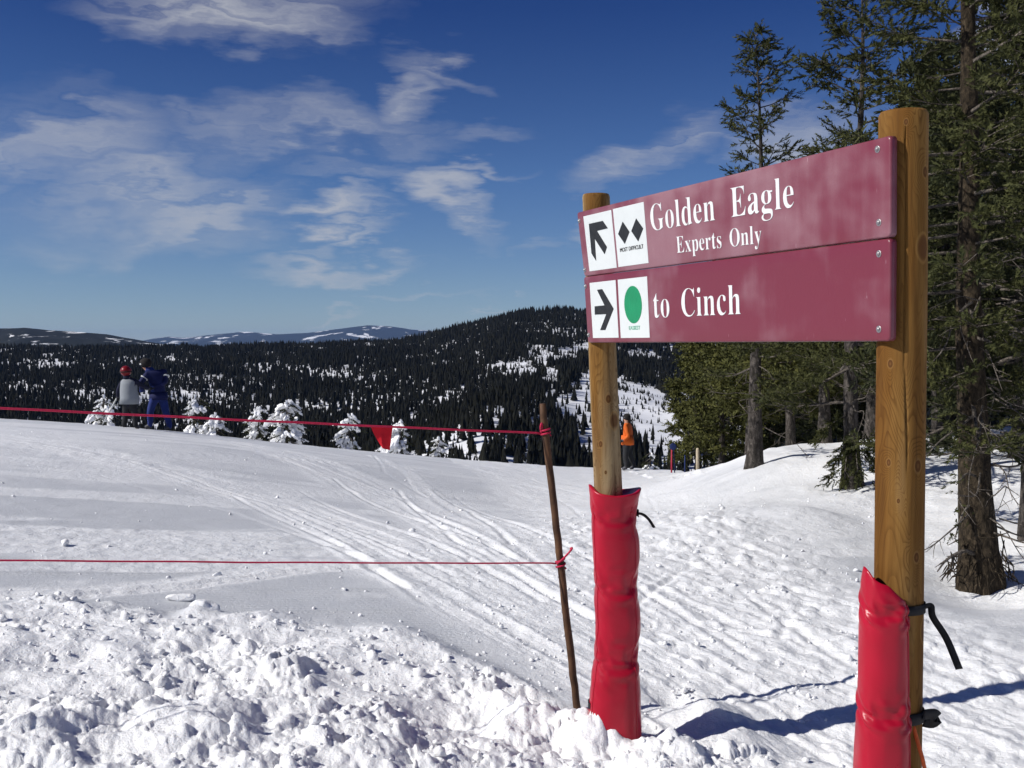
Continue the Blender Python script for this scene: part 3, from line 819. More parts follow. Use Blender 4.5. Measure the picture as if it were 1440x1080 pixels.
    'c': [[[156,-10],[119,-5],[87,11],[59,35],[38,68],[30,87],[24,106],[21,128],[19,150],[21,174],[25,196],[31,217],[40,237],[51,255],[64,271],[79,285],[96,297],[114,307],[133,313],[153,318],[175,319],[218,314],[250,298],[271,275],[277,245],[275,228],[266,215],[253,207],[236,204],[206,216],[196,251],[197,261],[197,271],[190,290],[169,297],[144,290],[126,269],[116,235],[112,187],[114,153],[118,123],[126,97],[137,76],[166,48],[204,38],[239,47],[271,72],[285,60],[258,30],[227,8],[193,-6]]],
    'h': [[[18,0],[18,16],[45,26],[52,56],[52,399],[46,429],[36,437],[19,440],[19,455],[148,455],[148,267],[168,289],[190,305],[215,315],[243,318],[281,312],[309,292],[325,258],[330,212],[330,56],[337,26],[347,19],[363,16],[363,0],[202,0],[202,16],[207,16],[228,26],[235,56],[235,217],[229,258],[219,268],[203,271],[173,262],[148,235],[148,56],[154,26],[164,19],[180,16],[180,0]]],
}

# ------------------------------------------------------------------ materials of things
def fabric(name, col, rough=.8, var=.25, scale=20, spec=.3):
    m, k, b = mat(name, col, rough, spec)
    n = k.noise(coord(k), scale, 4, .6).outputs[0]
    lo = tuple(c * (1 - var) for c in col); hi = tuple(min(1, c * (1 + var)) for c in col)
    k.l.new(k.ramp(n, [(.3, lo), (.7, hi)]), b.inputs['Base Color'])
    bump(k, b, k.noise(coord(k), scale * 6, 3, .6).outputs[0], .15, .01)
    return m


def wood_material(name, seed, grey, knots=()):
    m, k, b = mat(name, (.4, .25, .1), .8, .10)
    c = k.mapping(coord(k), loc=(seed, seed * 1.7, seed * .3))
    # peeled log: growth rings cut at a slant show as nested flames
    f = k.noise(k.mapping(c, scale=(7.0, 7.0, 1.5)), 1.0, 2, .45, .5).outputs[0]
    knot = None
    for q in knots:
        d = k.vmath('LENGTH', k.vmath('MULTIPLY', k.vmath('SUBTRACT', coord(k), tuple(q[:3])), (1, 1, .62)))
        f = k.math('ADD', f, k.math('MULTIPLY', k.maprange(d, q[3] * 5.5, 0, 0, 1), .16))
        kd = k.math('DIVIDE', d, q[3]); knot = kd if knot is None else k.math('MINIMUM', knot, kd)
    rings = k.math('FRACT', k.math('MULTIPLY', f, 42))
    line = k.math('MULTIPLY', k.maprange(rings, .45, .93), k.maprange(rings, 1.0, .95))
    stain = k.noise(k.mapping(c, scale=(7, 7, .8)), 1.0, 4, .6).outputs[0]
    gold = k.ramp(stain, [(.28, (.075, .030, .006)), (.45, (.155, .070, .015)), (.60, (.225, .118, .032)), (.78, (.29, .18, .075))])
    pale = k.mix(k.noise(k.mapping(c, scale=(30, 30, 1.5)), 1, 3, .6).outputs[0], (.23, .165, .085), (.42, .31, .17))
    wmask = k.maprange(k.noise(k.mapping(c, loc=(3, 5, 2), scale=(5, 5, .35)), 1, 3, .5).outputs[0], grey, grey + .14)
    col = k.mix(wmask, gold, pale)
    col = k.mix(k.math('MULTIPLY', k.math('MULTIPLY', line, k.maprange(k.noise(k.mapping(c, scale=(14, 14, 3)), 1, 3, .6).outputs[0], .3, .65, .15, 1)), .55), col, (.065, .024, .005), 'MIX')
    fib = k.noise(k.mapping(c, scale=(90, 90, 4)), 1, 4, .65).outputs[0]
    col = k.mix(k.maprange(fib, .42, .7, 0, .45), col, (.09, .04, .012))
    # knots
    vn = k.node('ShaderNodeTexVoronoi', feature='F1'); vn.inputs['Scale'].default_value = 1; vn.inputs['Randomness'].default_value = 1
    k.l.new(k.mapping(c, scale=(6.0, 6.0, 3.6)), vn.inputs['Vector'])
    kn = k.maprange(vn.outputs['Distance'], .17, .09)
    kr = k.maprange(k.math('ABSOLUTE', k.math('SUBTRACT', vn.outputs['Distance'], .155)), .035, .0)
    col = k.mix(k.math('MULTIPLY', kr, .5), col, (.34, .19, .06)); col = k.mix(k.math('MULTIPLY', kn, .85), col, (.11, .045, .016))
    if knot is not None:
        col = k.mix(k.maprange(knot, 1.5, 1.05, 0, .45), col, (.27, .15, .05)); col = k.mix(k.maprange(knot, 1.05, .8, 0, .9), col, (.085, .035, .012))
        col = k.mix(k.maprange(knot, .55, .2, 0, .7), col, (.16, .075, .025))
    crack = k.noise(k.mapping(c, scale=(38, 38, .5)), 1, 3, .5).outputs[0]
    ck = k.maprange(crack, .69, .73)
    col = k.mix(k.math('MULTIPLY', ck, .8), col, (.06, .03, .012))
    k.l.new(col, b.inputs['Base Color'])
    h = k.math('SUBTRACT', k.math('MULTIPLY', k.noise(k.mapping(c, scale=(40, 40, 3)), 1, 4, .6).outputs[0], .6), k.math('ADD', k.math('MULTIPLY', ck, 1.2), k.math('MULTIPLY', kn, .3)))
    bump(k, b, h, .5, .006)
    return m


def board_material(name, seed, fade):
    m, k, b = mat(name, (.2, .03, .07), .38, .45)
    c = k.mapping(coord(k), loc=(seed, seed, 0))
    n = k.noise(k.mapping(c, scale=(1.9, 1.9, 2.6)), 1.5, 3, .5, .1).outputs[0]
    st = k.noise(k.mapping(c, scale=(16, 16, 1.6)), 1, 3, .5).outputs[0]
    v = k.math('ADD', n, k.math('MULTIPLY', k.math('SUBTRACT', st, .5), .22))
    f = k.maprange(v, fade, fade + .36)
    gr = k.noise(c, 260, 2, .6).outputs[0]
    f = k.math('MULTIPLY', f, k.maprange(gr, .2, .6, .75, 1))
    col = k.mix(f, (.165, .026, .044), (.265, .135, .16))
    sc = k.noise(k.mapping(c, scale=(60, 60, 10)), 1, 3, .7).outputs[0]
    col = k.mix(k.math('MULTIPLY', k.maprange(sc, .70, .76), .5), col, (.52, .36, .40))
    k.l.new(col, b.inputs['Base Color'])
    k.l.new(k.maprange(f, 0, 1, .34, .6), b.inputs['Roughness'])
    bump(k, b, k.noise(c, 90, 3, .6).outputs[0], .08, .004)
    return m


def vinyl_material():
    m, k, b = mat('red_vinyl', (.50, .010, .042), .3, .32)
    c = coord(k)
    n = k.noise(c, 4, 4, .6).outputs[0]
    k.l.new(k.ramp(n, [(.3, (.33, .003, .017)), (.7, (.41, .005, .025))]), b.inputs['Base Color'])
    wr = k.noise(k.mapping(c, scale=(7, 7, 9)), 1, 3, .5, .6).outputs[0]
    bump(k, b, k.math('ADD', k.math('MULTIPLY', wr, .8), k.math('MULTIPLY', k.noise(c, 70, 3, .6).outputs[0], .12)), .30, .012)
    k.l.new(k.maprange(k.noise(c, 9, 3, .6).outputs[0], .3, .7, .27, .42), b.inputs['Roughness'])
    return m


M_RED = vinyl_material()
M_WHITE = fabric('white_paint', (.70, .71, .70), .5, .04, 9)
M_TILE = fabric('white_decal', (.62, .65, .64), .4, .03, 6)
M_BLACK = fabric('black_print', (.018, .019, .02), .5, .3, 30)
M_GREEN = fabric('green_print', (.012, .24, .10), .45, .1, 12)
M_PALEGREEN = fabric('pale_green_print', (.20, .46, .33), .5, .1, 12)
M_STEEL = fabric('bolt_steel', (.34, .33, .33), .4, .3, 60, .6)
M_STEEL.node_tree.nodes['Principled BSDF'].inputs['Metallic'].default_value = .7
M_STRAP = fabric('black_webbing', (.012, .012, .014), .75, .3, 40)

# ------------------------------------------------------------------ the trail sign
ZL, ZR = 5.0, 3.155
CORN = [  # bottom left, bottom right, top left, top right of each board
    [at(821.5, 389, ZL), at(1252, 333.5, ZR), at(811, 299, ZL), at(1252.5, 190, ZR)],
    [at(826.5, 482, ZL), at(1251, 480, ZR), at(820.5, 389.6, ZL), at(1252, 334.8, ZR)]]
THICK = .024


def bmap(c, s, t, w=0.0):
    s = np.asarray(s, float)[..., None]; t = np.asarray(t, float)[..., None]; w = np.asarray(w, float)[..., None]
    p = (c[0] * (1 - s) + c[1] * s) * (1 - t) + (c[2] * (1 - s) + c[3] * s) * t
    n = np.cross(c[1] - c[0], c[2] - c[0] + (c[3] - c[1])); n /= np.linalg.norm(n)
    return p + n * w


def bnormal(c):
    n = np.cross(c[1] - c[0], c[2] - c[0] + (c[3] - c[1])); return n / np.linalg.norm(n)


def binv(c, px, py):
    st = np.array([.5, .5])
    for _ in range(12):
        p0 = np.array(proj(bmap(c, *st))); e = np.array([px, py]) - p0
        J = np.stack([(np.array(proj(bmap(c, st[0] + 1e-4, st[1]))) - p0) / 1e-4, (np.array(proj(bmap(c, st[0], st[1] + 1e-4))) - p0) / 1e-4], 1)
        st = st + np.linalg.solve(J, e)
    return st


def plate(c, poly, w0, w1):
    """flat prism on the board from (s,t) outline"""
    poly = np.asarray(poly); n = len(poly)
    v = np.concatenate([bmap(c, poly[:, 0], poly[:, 1], w0), bmap(c, poly[:, 0], poly[:, 1], w1)])
    area = np.sum(poly[:, 0] * np.roll(poly[:, 1], -1) - np.roll(poly[:, 0], -1) * poly[:, 1])
    o = list(range(n)) if area > 0 else list(range(n))[::-1]
    f = [[i + n for i in o], o[::-1]] + [[o[i], o[(i + 1) % n], o[(i + 1) % n] + n, o[i] + n] for i in range(n)]
    return v, f


def board_mesh(c):
    L = np.linalg.norm(c[1] - c[0]); H = np.linalg.norm(c[3] - c[1])
    bm = bmesh.new(); bmesh.ops.create_cube(bm, size=1)
    for v in bm.verts: v.co = Vector(((v.co.x + .5) * L, (v.co.y + .5) * H, (v.co.z - .5) * THICK))
    vert = [e for e in bm.edges if abs(e.verts[0].co.z - e.verts[1].co.z) > .01]
    bmesh.ops.bevel(bm, geom=vert, offset=.014, segments=4, profile=.5, affect='EDGES')
    front = [e for e in bm.edges if e.verts[0].co.z > -.001 and e.verts[1].co.z > -.001]
    bmesh.ops.bevel(bm, geom=front, offset=.007, segments=3, profile=.5, affect='EDGES')
    for i in range(1, 24):
        bmesh.ops.bisect_plane(bm, geom=bm.verts[:] + bm.edges[:] + bm.faces[:], plane_co=(L * i / 24, 0, 0), plane_no=(1, 0, 0))
    for i in range(1, 6):
        bmesh.ops.bisect_plane(bm, geom=bm.verts[:] + bm.edges[:] + bm.faces[:], plane_co=(0, H * i / 6, 0), plane_no=(0, 1, 0))
    bm.verts.index_update()
    q = np.array([v.co[:] for v in bm.verts]); f = [[v.index for v in p.verts] for p in bm.faces]
    bm.free()
    return bmap(c, q[:, 0] / L, q[:, 1] / H, q[:, 2]), f


def text_on_board(c, text, a, b, cap_px, parent, squeeze=None, space=.30):
    """a, b: photograph points at the left and right end of the base line"""
    (s0, t0), (s1, t1) = binv(c, *a), binv(c, *b)
    L = np.linalg.norm(c[1] - c[0]); H = np.linalg.norm(c[3] - c[1])
    sm = binv(c, a[0], a[1] - cap_px); cap = (sm[1] - t0)           # cap height in t
    em = cap * H / .457                                               # metres per em
    x = 0; pen = []
    for ch in text:
        if ch == ' ': x += space; continue
        g = GLYPHS[ch]; x0 = min(p[0] for q in g for p in q); x1 = max(p[0] for q in g for p in q)
        pen.append((ch, x - x0 / 1000)); x += (x1 - x0) / 1000 + .045
    total = x - .045
    sx = (s1 - s0) / total
    for ch, ox in pen:
        cu = bpy.data.curves.new('letter', 'CURVE'); cu.dimensions = '2D'; cu.fill_mode = 'BOTH'; cu.extrude = .5; cu.offset = -.007
        for q in GLYPHS[ch]:
            sp = cu.splines.new('POLY'); sp.points.add(len(q) - 1); sp.use_cyclic_u = True
            for p, z in zip(sp.points, q): p.co = (z[0] / 1000, z[1] / 1000, 0, 1)
        tmp = bpy.data.objects.new('tmp', cu)
        me = bpy.data.meshes.new_from_object(tmp)
        v = np.array([w.co[:] for w in me.vertices]); f = [list(p.vertices) for p in me.polygons]
        bpy.data.objects.remove(tmp); bpy.data.curves.remove(cu); bpy.data.meshes.remove(me)
        s = s0 + (v[:, 0] + ox) * sx; tt = t0 + (t1 - t0) * (s - s0) / (s1 - s0) + v[:, 1] * em / H
        part('letter', (bmap(c, s, tt, np.where(v[:, 2] > 0, .0022, -.001)), f), M_WHITE, parent, smooth=False)


def small_print(c, text, a, b, h_px, parent, m):
    (s0, t0), (s1, t1) = binv(c, *a), binv(c, *b)
    cap = binv(c, a[0], a[1] - h_px)[1] - t0
    cu = bpy.data.curves.new('print', 'FONT'); cu.body = text; cu.extrude = .5; cu.space_character = 1.05
    tmp = bpy.data.objects.new('tmp', cu); COL.objects.link(tmp)
    bpy.context.view_layer.update()
    me = bpy.data.meshes.new_from_object(tmp.evaluated_get(bpy.context.evaluated_depsgraph_get()))
    v = np.array([w.co[:] for w in me.vertices]); f = [list(p.vertices) for p in me.polygons]
    bpy.data.objects.remove(tmp); bpy.data.curves.remove(cu)
    x0, x1 = v[:, 0].min(), v[:, 0].max(); y0, y1 = v[:, 1].min(), v[:, 1].max()
    s = s0 + (v[:, 0] - x0) / (x1 - x0) * (s1 - s0); t = t0 + (t1 - t0) * (v[:, 0] - x0) / (x1 - x0) + (v[:, 1] - y0) / (y1 - y0) * cap
    part('small_print', (bmap(c, s, t, np.where(v[:, 2] > 0, .0030, .0008)), f), m, parent, smooth=False)


def z4(x, y): return 810 + x / 4.908, 270 + y / 4.908


def post_line(pa, pb, rad):
    """two photograph points on the post's axis behind the boards; depth set so that the post just backs the boards"""
    out = []
    for (px, py), c in ((pa, CORN[0]), (pb, CORN[1])):
        n = bnormal(c); p0 = c[0] * .5 + c[2] * .5 if px < 1000 else c[1] * .5 + c[3] * .5
        Z = 2.8
        while Z < 6:
            p = at(px, py, Z)
            if np.dot(p - p0, n) < -(THICK + rad + .001): break
            Z += .002
        out.append(p)
    return out


def log_mesh(p0, p1, r0, r1, seed, n=150, m=70, crack=(0, 0, 1)):
    rr = np.random.default_rng(seed); v, f = [], []
    ts = np.linspace(0, 1, m); d = p1 - p0
    rows = [(t, 1.0) for t in ts]
    rows += [(1 + .0015, .975), (1.004, .93), (1.0045, .5), (1.004, .0)]
    for t, k in rows:
        tt = min(t, 1)
        c = p0 + d * t
        a = 2 * math.pi * np.arange(n) / n; x, y = np.cos(a), np.sin(a)
        w = 1 + .030 * vnoise(x * 1.2 + seed, y * 1.2 + tt * 3, 3) + .012 * np.sin(3 * a + tt * 5) + .05 * np.maximum(0, vnoise(x * 3 + seed, y * 3 + tt * 14, 5) - .22)
        ca = crack[0] + .09 * math.sin(tt * 9 + seed) + .05 * math.sin(tt * 23)
        da = np.abs((a - ca + math.pi) % (2 * math.pi) - math.pi)
        w = w - .16 * np.maximum(0, 1 - da / .035) * (crack[1] < tt < crack[2]) * (.5 + .5 * math.sin(tt * 31 + seed) ** 2)
        r = (r0 + (r1 - r0) * tt) * w * k
        v += list(c + np.stack([x * r, y * r, 0 * r], 1))
    nr = len(rows)
    for i in range(nr - 1):
        for j in range(n): f.append([i * n + j, i * n + (j + 1) % n, (i + 1) * n + (j + 1) % n, (i + 1) * n + j])
    return np.array(v), f


pl = post_line((840.5, 330), (849, 470), .066)
pr = post_line((1270, 250), (1268.5, 470), .073)


def along(pp, py):
    """point on the post axis at photograph row py"""
    a, b = pp; t = (py - proj(a)[1]) / (proj(b)[1] - proj(a)[1])
    p = a + (b - a) * t
    for _ in range(6): t += (py - proj(p)[1]) / (proj(b)[1] - proj(a)[1]) * .9; p = a + (b - a) * t
    return p


# the posts lean a little; fix their feet from the photograph
lp_top, lp_foot = along(pl, 277), None
Zl = pl[1][1]
pl = [at(838.5, 277, pl[0][1]), at(869.5, 1040, Zl + .01)]
pr_top = at(1270.5, 163, pr[0][1]); pr = [pr_top, at(1261, 1075, pr[1][1])]
sign = root('trail_sign', (pl[1][0], pl[1][1], float(ground(pl[1][0], pl[1][1]))), 'maroon two-board wooden trail sign with white lettering on two round posts', 'sign')


def extend(pp, dz): d = pp[1] - pp[0]; return pp[1] + d * (dz / -d[2])


lb, rb = extend(pl, .5), extend(pr, .75)
def knots_on(pp, org, rad, spots):
    out = []
    for px, py, r in spots:
        c = along(pp, py); x = (at(px, py, c[1])[0] - c[0]) * .98; y = -math.sqrt(max(rad * rad - x * x, 1e-6))
        out.append((c[0] + x - org[0], c[1] + y - org[1], c[2] - org[2], r))
    return out


part('post', log_mesh(lb, pl[0], .070, .0635, 3, crack=(-1.15, .30, .97)), wood_material('weathered_post', 2.3, .36, knots_on(pl, lb, .066, [(854, 560, .013), (843, 623, .010), (866, 520, .007), (850, 662, .006)])), sign, org=lb)
part('post', log_mesh(rb, pr[0], .073, .0715, 9, crack=(-1.75, .62, .985)), wood_material('golden_post', 7.9, .52, knots_on(pr, rb, .072, [(1280, 652, .012), (1278, 778, .010), (1243, 511, .008), (1241, 648, .007), (1291, 246, .011), (1262, 178, .006), (1252, 700, .005)])), sign, org=rb)
boards = []
for i, c in enumerate(CORN):
    bo = part('board', board_mesh(c), board_material('maroon_board_' + 'ab'[i], 3.1 + 4.7 * i, .30 if i == 0 else .50), sign, org=c[0])
    tag(bo, 'upper faded maroon board lettered Golden Eagle Experts Only' if i == 0 else 'lower darker maroon board lettered to Cinch')
    boards.append(bo)
text_on_board(CORN[0], 'Golden Eagle', (916.5, 325), (1117.5, 291), 37.5, boards[0], space=.42)
text_on_board(CORN[0], 'Experts Only', (952.5, 356), (1072, 342), 23.5, boards[0], space=.34)
text_on_board(CORN[1], 'to Cinch', (920, 447), (1042.5, 442), 37.5, boards[1], space=.34)
TILES = [(0, [(55, 168), (280, 520)], [(92, 550), (247, 123)]), (0, [(258, 120), (500, 488)], [(293, 520), (470, 65)]),
         (1, [(92, 628), (300, 1005)], [(122, 1008), (270, 608)]), (1, [(285, 604), (515, 1005)], [(315, 1008), (487, 585)])]
for bi, (tl, br), (bl, tr) in TILES:
    c = CORN[bi]
    q = [binv(c, *z4(*p)) for p in (bl, br, tr, tl)]
    sa = (q[0][0] + q[3][0]) / 2; sb = (q[1][0] + q[2][0]) / 2; ta = (q[0][1] + q[1][1]) / 2; tb = (q[2][1] + q[3][1]) / 2
    k6 = np.linspace(0, 1, 5)
    poly = [(sa + (sb - sa) * u, ta) for u in k6] + [(sb, ta + (tb - ta) * u) for u in k6[1:]] + [(sb + (sa - sb) * u, tb) for u in k6[1:]] + [(sa, tb + (ta - tb) * u) for u in k6[1:-1]]
    part('symbol_tile', plate(c, poly, -.001, .0012), M_TILE, boards[bi], smooth=False)


def symbol(bi, pts, name, m):
    c = CORN[bi]; part(name, plate(c, [binv(c, *z4(*p)) for p in pts], .0006, .0028), m, boards[bi], smooth=False)


symbol(0, [(92, 220), (187, 199), (222, 250), (147, 268), (216, 380), (200, 428), (132, 322), (142, 475), (110, 424)], 'arrow', M_BLACK)
symbol(1, [(148, 675), (183, 670), (262, 806), (205, 952), (170, 953), (212, 842), (133, 846), (132, 789), (200, 782)], 'arrow', M_BLACK)
symbol(0, [(325, 205), (372, 275), (340, 358), (294, 290)], 'diamond', M_BLACK)
symbol(0, [(418, 183), (466, 252), (432, 340), (385, 270)], 'diamond', M_BLACK)
symbol(1, [(397 + 60 * math.cos(a) - 4 * math.sin(a), 777 - 129 * math.sin(a)) for a in np.linspace(0, 2 * math.pi, 49)[:-1]], 'green_circle', M_GREEN)
small_print(CORN[0], 'MOST DIFFICULT', z4(309, 415), z4(468, 388), 5.6, boards[0], M_BLACK)
small_print(CORN[1], 'EASIEST', z4(370, 952), z4(446, 949), 5.4, boards[1], M_PALEGREEN)

bolt_bm = join([tube([(0, 0, -.002), (0, 0, .0015), (0, 0, .002)], [.0105, .0105, .0095], 20), tube([(0, 0, .001), (0, 0, .005), (0, 0, .0075)], [.0062, .006, .003], 12)])
bolt_me = mesh_np('bolt', bolt_bm[0], bolt_bm[1], [M_STEEL], smooth=False)
for bi, px, py in ((0, 1234, 210), (0, 1236, 313), (1, 1236, 357), (1, 1236, 463), (0, 813.5, 311), (0, 820.5, 380), (1, 822, 403), (1, 826.5, 471)):
    c = CORN[bi]; st = binv(c, px, py); st[0] = max(st[0], .008)
    p = bmap(c, st[0], st[1], 0)
    o = link('bolt', bolt_me, boards[bi], p)
    o.rotation_euler = Vector(bnormal(c)).to_track_quat('Z', 'Y').to_euler()


# ------------------------------------------------------------------ padding on the posts
def interp_rows(tab, n):
    tab = np.array(tab, float); u = np.linspace(0, 1, n); s = (tab[:, 0] - tab[0, 0]) / (tab[-1, 0] - tab[0, 0])
    rows = [tab[0, 0] + u * (tab[-1, 0] - tab[0, 0])]
    for c in range(1, tab.shape[1]):
        y = tab[:, c]; k = np.clip(np.searchsorted(s, u) - 1, 0, len(s) - 2)
        t = (u - s[k]) / (s[k + 1] - s[k]); m = np.gradient(y, s)
        h = s[k + 1] - s[k]
        rows.append((2 * t ** 3 - 3 * t ** 2 + 1) * y[k] + (t ** 3 - 2 * t ** 2 + t) * h * m[k] + (-2 * t ** 3 + 3 * t ** 2) * y[k + 1] + (t ** 3 - t ** 2) * h * m[k + 1])
    return np.stack(rows, 1)


def pad_mesh(tab, Z0, deep, cinch, ears, seed, top_slope=0.0, dz=0.0, n=88, m=150):
    """tab: photograph row, left edge, right edge"""
    rows = interp_rows(tab, m); v, f = [], []
    for i, (py, xl, xr) in enumerate(rows):
        c = at((xl + xr) / 2, py, Z0 + dz); hw = (xr - xl) / 2 / F * (Z0 + dz)
        a = 2 * math.pi * np.arange(n) / n; ca, sa = np.cos(a), np.sin(a)
        x = np.sign(ca) * np.abs(ca) ** .80; y = np.sign(sa) * np.abs(sa) ** .80
        q = .004 * vnoise(ca * 2.2 + seed, sa * 2.2 + py * .02, 7)
        for (cy, wd, amp) in cinch:
            g = np.exp(-((py - cy - 3 * np.sin(3 * a + seed)) / wd) ** 2)
            q = q - amp * np.exp(-((py - cy - 2.5 * np.sin(2 * a + seed)) / 3.2) ** 2) * (.7 + .3 * np.sin(5 * a + cy))
            q = q + .016 * g * vnoise(ca * 3 + seed + .03 * (py - cy) * sa, sa * 3 + (py - cy) * .11, 17)
        z = 0 * a
        if i < 20:
            k = (1 - i / 20) ** 2
            z = k * (ears[0] * np.maximum(0, -ca) ** 5 + ears[1] * np.maximum(0, ca) ** 5 - ears[2] * (1 - np.abs(ca)) ** 1.5) - k * top_slope * (ca + 1) / 2
        v += list(c + np.stack([x * (hw + q), y * (hw * deep + q), z], 1))
    for i in range(m - 1):
        for j in range(n): f.append([i * n + j, (i + 1) * n + j, (i + 1) * n + (j + 1) % n, i * n + (j + 1) % n])
    # turned-in rim and filled mouth
    b0 = len(v); top = np.array(v[:n]); cc = top.mean(0)
    for s, dzz in ((.90, .0), (.72, -.014), (.4, -.03), (0.02, -.035)):
        for j in range(n): v.append(cc + (top[j] - cc) * np.array([s, s, s]) + np.array([0, 0, dzz]))
    prev = 0
    for r in range(4):
        cur = b0 + r * n
        for j in range(n): f.append([prev + j, prev + (j + 1) % n, cur + (j + 1) % n, cur + j])
        prev = cur
    return np.array(v), f


def ribbon(path, width, wdir, thick=.0022):
    path = np.asarray(path, float); n = len(path); wdir = np.asarray(wdir, float)
    if wdir.ndim == 1: wdir = np.repeat(wdir[None], n, 0)
    tg = np.gradient(path, axis=0); v, f = [], []
    for p, t, w in zip(path, tg, wdir):
        t = t / np.linalg.norm(t); w = w - t * np.dot(w, t); w /= np.linalg.norm(w); nn = np.cross(t, w)
        for a, b in ((-.5, -1), (.5, -1), (.5, 1), (-.5, 1)): v.append(p + w * width * a + nn * thick * b * .5)
    for i in range(n - 1):
        for j in range(4): f.append([i * 4 + j, i * 4 + (j + 1) % 4, i * 4 + 4 + (j + 1) % 4, i * 4 + 4 + j])
    f += [[3, 2, 1, 0], [(n - 1) * 4 + j for j in range(4)]]
    return np.array(v), f


def strap_ring(c, rx, ry, width, a0, a1, n=40):
    a = np.linspace(a0, a1, n)
    return ribbon(np.stack([c[0] + rx * np.cos(a), c[1] + ry * np.sin(a), np.full(n, c[2])], 1), width, (0, 0, 1))


def Zat(pp, py): return float(along(pp, py)[1])


zl = Zat(pl, 850)
padl = root('post_pad', (*at(866, 1040, zl)[:2], float(ground(*at(866, 1040, zl)[:2]))), 'tall red vinyl crash pad wrapped round the farther sign post', 'crash pad', 'red pads on the sign posts')
part('cover', pad_mesh([(690, 828, 901), (705, 829.5, 897), (722, 831, 893), (760, 832.5, 899), (795, 834.5, 898.5), (820, 836, 894), (850, 836.5, 899.5), (890, 837, 900), (922, 835.5, 895.5), (945, 833.5, 899.5), (985, 829, 901), (1020, 828, 902), (1060, 829, 902)],
                       zl, .92, [(722, 18, .003), (822, 30, .005), (925, 40, .007)], (.030, .014, .012), 1.3), M_RED, padl)
zc = at(866, 722, zl)


def seam(cover_root, j, n=88, m=150, lo=8):
    c = [o for o in cover_root.children if o.name.startswith('cover')][0]
    col = np.array([c.data.vertices[i * n + j].co[:] for i in range(lo, m)]) + np.array(ORG[c.name])
    return part('seam', tube(col, .0032, 6), M_RED, cover_root)


seam(padl, 50); seam(padl, 77)
part('strap', strap_ring(zc, .108, .100, .035, -.1, 1.2), M_STRAP, padl)
tp = smooth_path([at(893, 722, zl + .02), at(903, 723, zl + .03), at(912, 730, zl + .03), at(920, 742, zl + .03)], 14)
part('strap_tail', ribbon(tp, .018, (.2, -.6, .6)), M_STRAP, padl)
part('strap', strap_ring(at(868, 1015, zl), .112, .104, .045, -.25, 1.2), M_STRAP, padl)
part('strap', strap_ring(at(862, 990, zl), .118, .108, .03, 2.7, 3.5), M_STRAP, padl)

zr = Zat(pr, 950)
padr = root('post_pad', (*at(1250, 1075, zr)[:2], float(ground(*at(1250, 1075, zr)[:2]))), 'red vinyl crash pad strapped to the nearer sign post, cut off below', 'crash pad', 'red pads on the sign posts')
part('cover', pad_mesh([(806, 1216, 1263), (816, 1214, 1268), (838, 1212, 1273), (880, 1210.5, 1274.5), (930, 1209.5, 1275.5), (985, 1207.5, 1276), (1030, 1205, 1276.5), (1080, 1202.5, 1277.5), (1180, 1198, 1280), (1330, 1196, 1282)],
                       zr, 1.0, [(858, 20, .004), (1000, 24, .006), (1160, 20, .006)], (.020, .0, -.012), 4.1, top_slope=.075, dz=-.045), M_RED, padr)


seam(padr, 79)


def post_strap(py, w):
    c = along(pr, py)
    return part('strap', strap_ring(c, .0775, .0775, w, -1.9, 1.6, 44), M_STRAP, padr)


post_strap(851, .028); post_strap(1001, .034)
c8 = along(pr, 851)
tp = smooth_path([c8 + np.array([.070, -.030, .004]), c8 + np.array([.088, -.030, .004]), at(1312, 868, zr - .03), at(1331, 898, zr - .04), at(1349, 941, zr - .05)], 26)
part('strap_tail', ribbon(tp, .022, np.linspace((.1, -.5, .85), (.75, -.6, .35), 26)), M_STRAP, padr)
c10 = along(pr, 1000)
bk = smooth_path([c10 + np.array([.055, -.066, .012]), c10 + np.array([.085, -.060, .012]), c10 + np.array([.104, -.045, -.004]), c10 + np.array([.094, -.035, -.024]), c10 + np.array([.07, -.03, -.022])], 18)
part('strap_loop', ribbon(bk, .036, (.1, -.35, .95), .005), M_STRAP, padr)
M_ORANGE_CORD = fabric('orange_cord', (.62, .12, .03), .7, .2, 60)
cp0 = at(1289, 1040, zr + .01)
oc = smooth_path([at(1284, 1020, zr - .06), at(1293, 1052, zr - .08), at(1299, 1075, zr - .09), at(1303, 1110, zr - .09), at(1298, 1190, zr - .08)], 20)
v_, f_ = tube(oc, .006, 7)
tag(part('cord', (v_, f_), M_ORANGE_CORD, None, org=oc[-1]), 'orange cord hanging behind the nearer red post pad', 'cord')

# ------------------------------------------------------------------ rope line
M_POLE = fabric('stained_pole', (.085, .042, .02), .7, .55, 9)
M_ROPE = fabric('red_rope', (.50, .018, .065), .7, .2, 120)
M_FLAG = fabric('red_flag_cloth', (.55, .008, .02), .8, .1, 30)
ZP = 5.43
pole_top, pole_foot = at(762.5, 568, ZP - .02), at(812, 1000, ZP)
pd = pole_foot - pole_top
rp = root('rope_pole', (pole_foot[0], pole_foot[1], float(ground(*pole_foot[:2]))), 'thin dark wooden stake leaning left, holding the red ropes', 'pole')
pts = [pole_foot + pd * .16] + [pole_top + pd * t for t in np.linspace(1, 0, 26)]
pts = np.array(pts) + np.concatenate([np.zeros((1, 3)), rng.normal(0, .0012, (26, 3))])
part('stake', tube(pts, np.concatenate([[.019], np.linspace(.0195, .0185, 24), [.0185, .0160]]), 14, jit=.05), M_POLE, rp)
ATT = [pole_top + pd * .095, pole_top + pd * .515]
FAR = [at(0, 573, 4.5), at(0, 787, 4.5)]
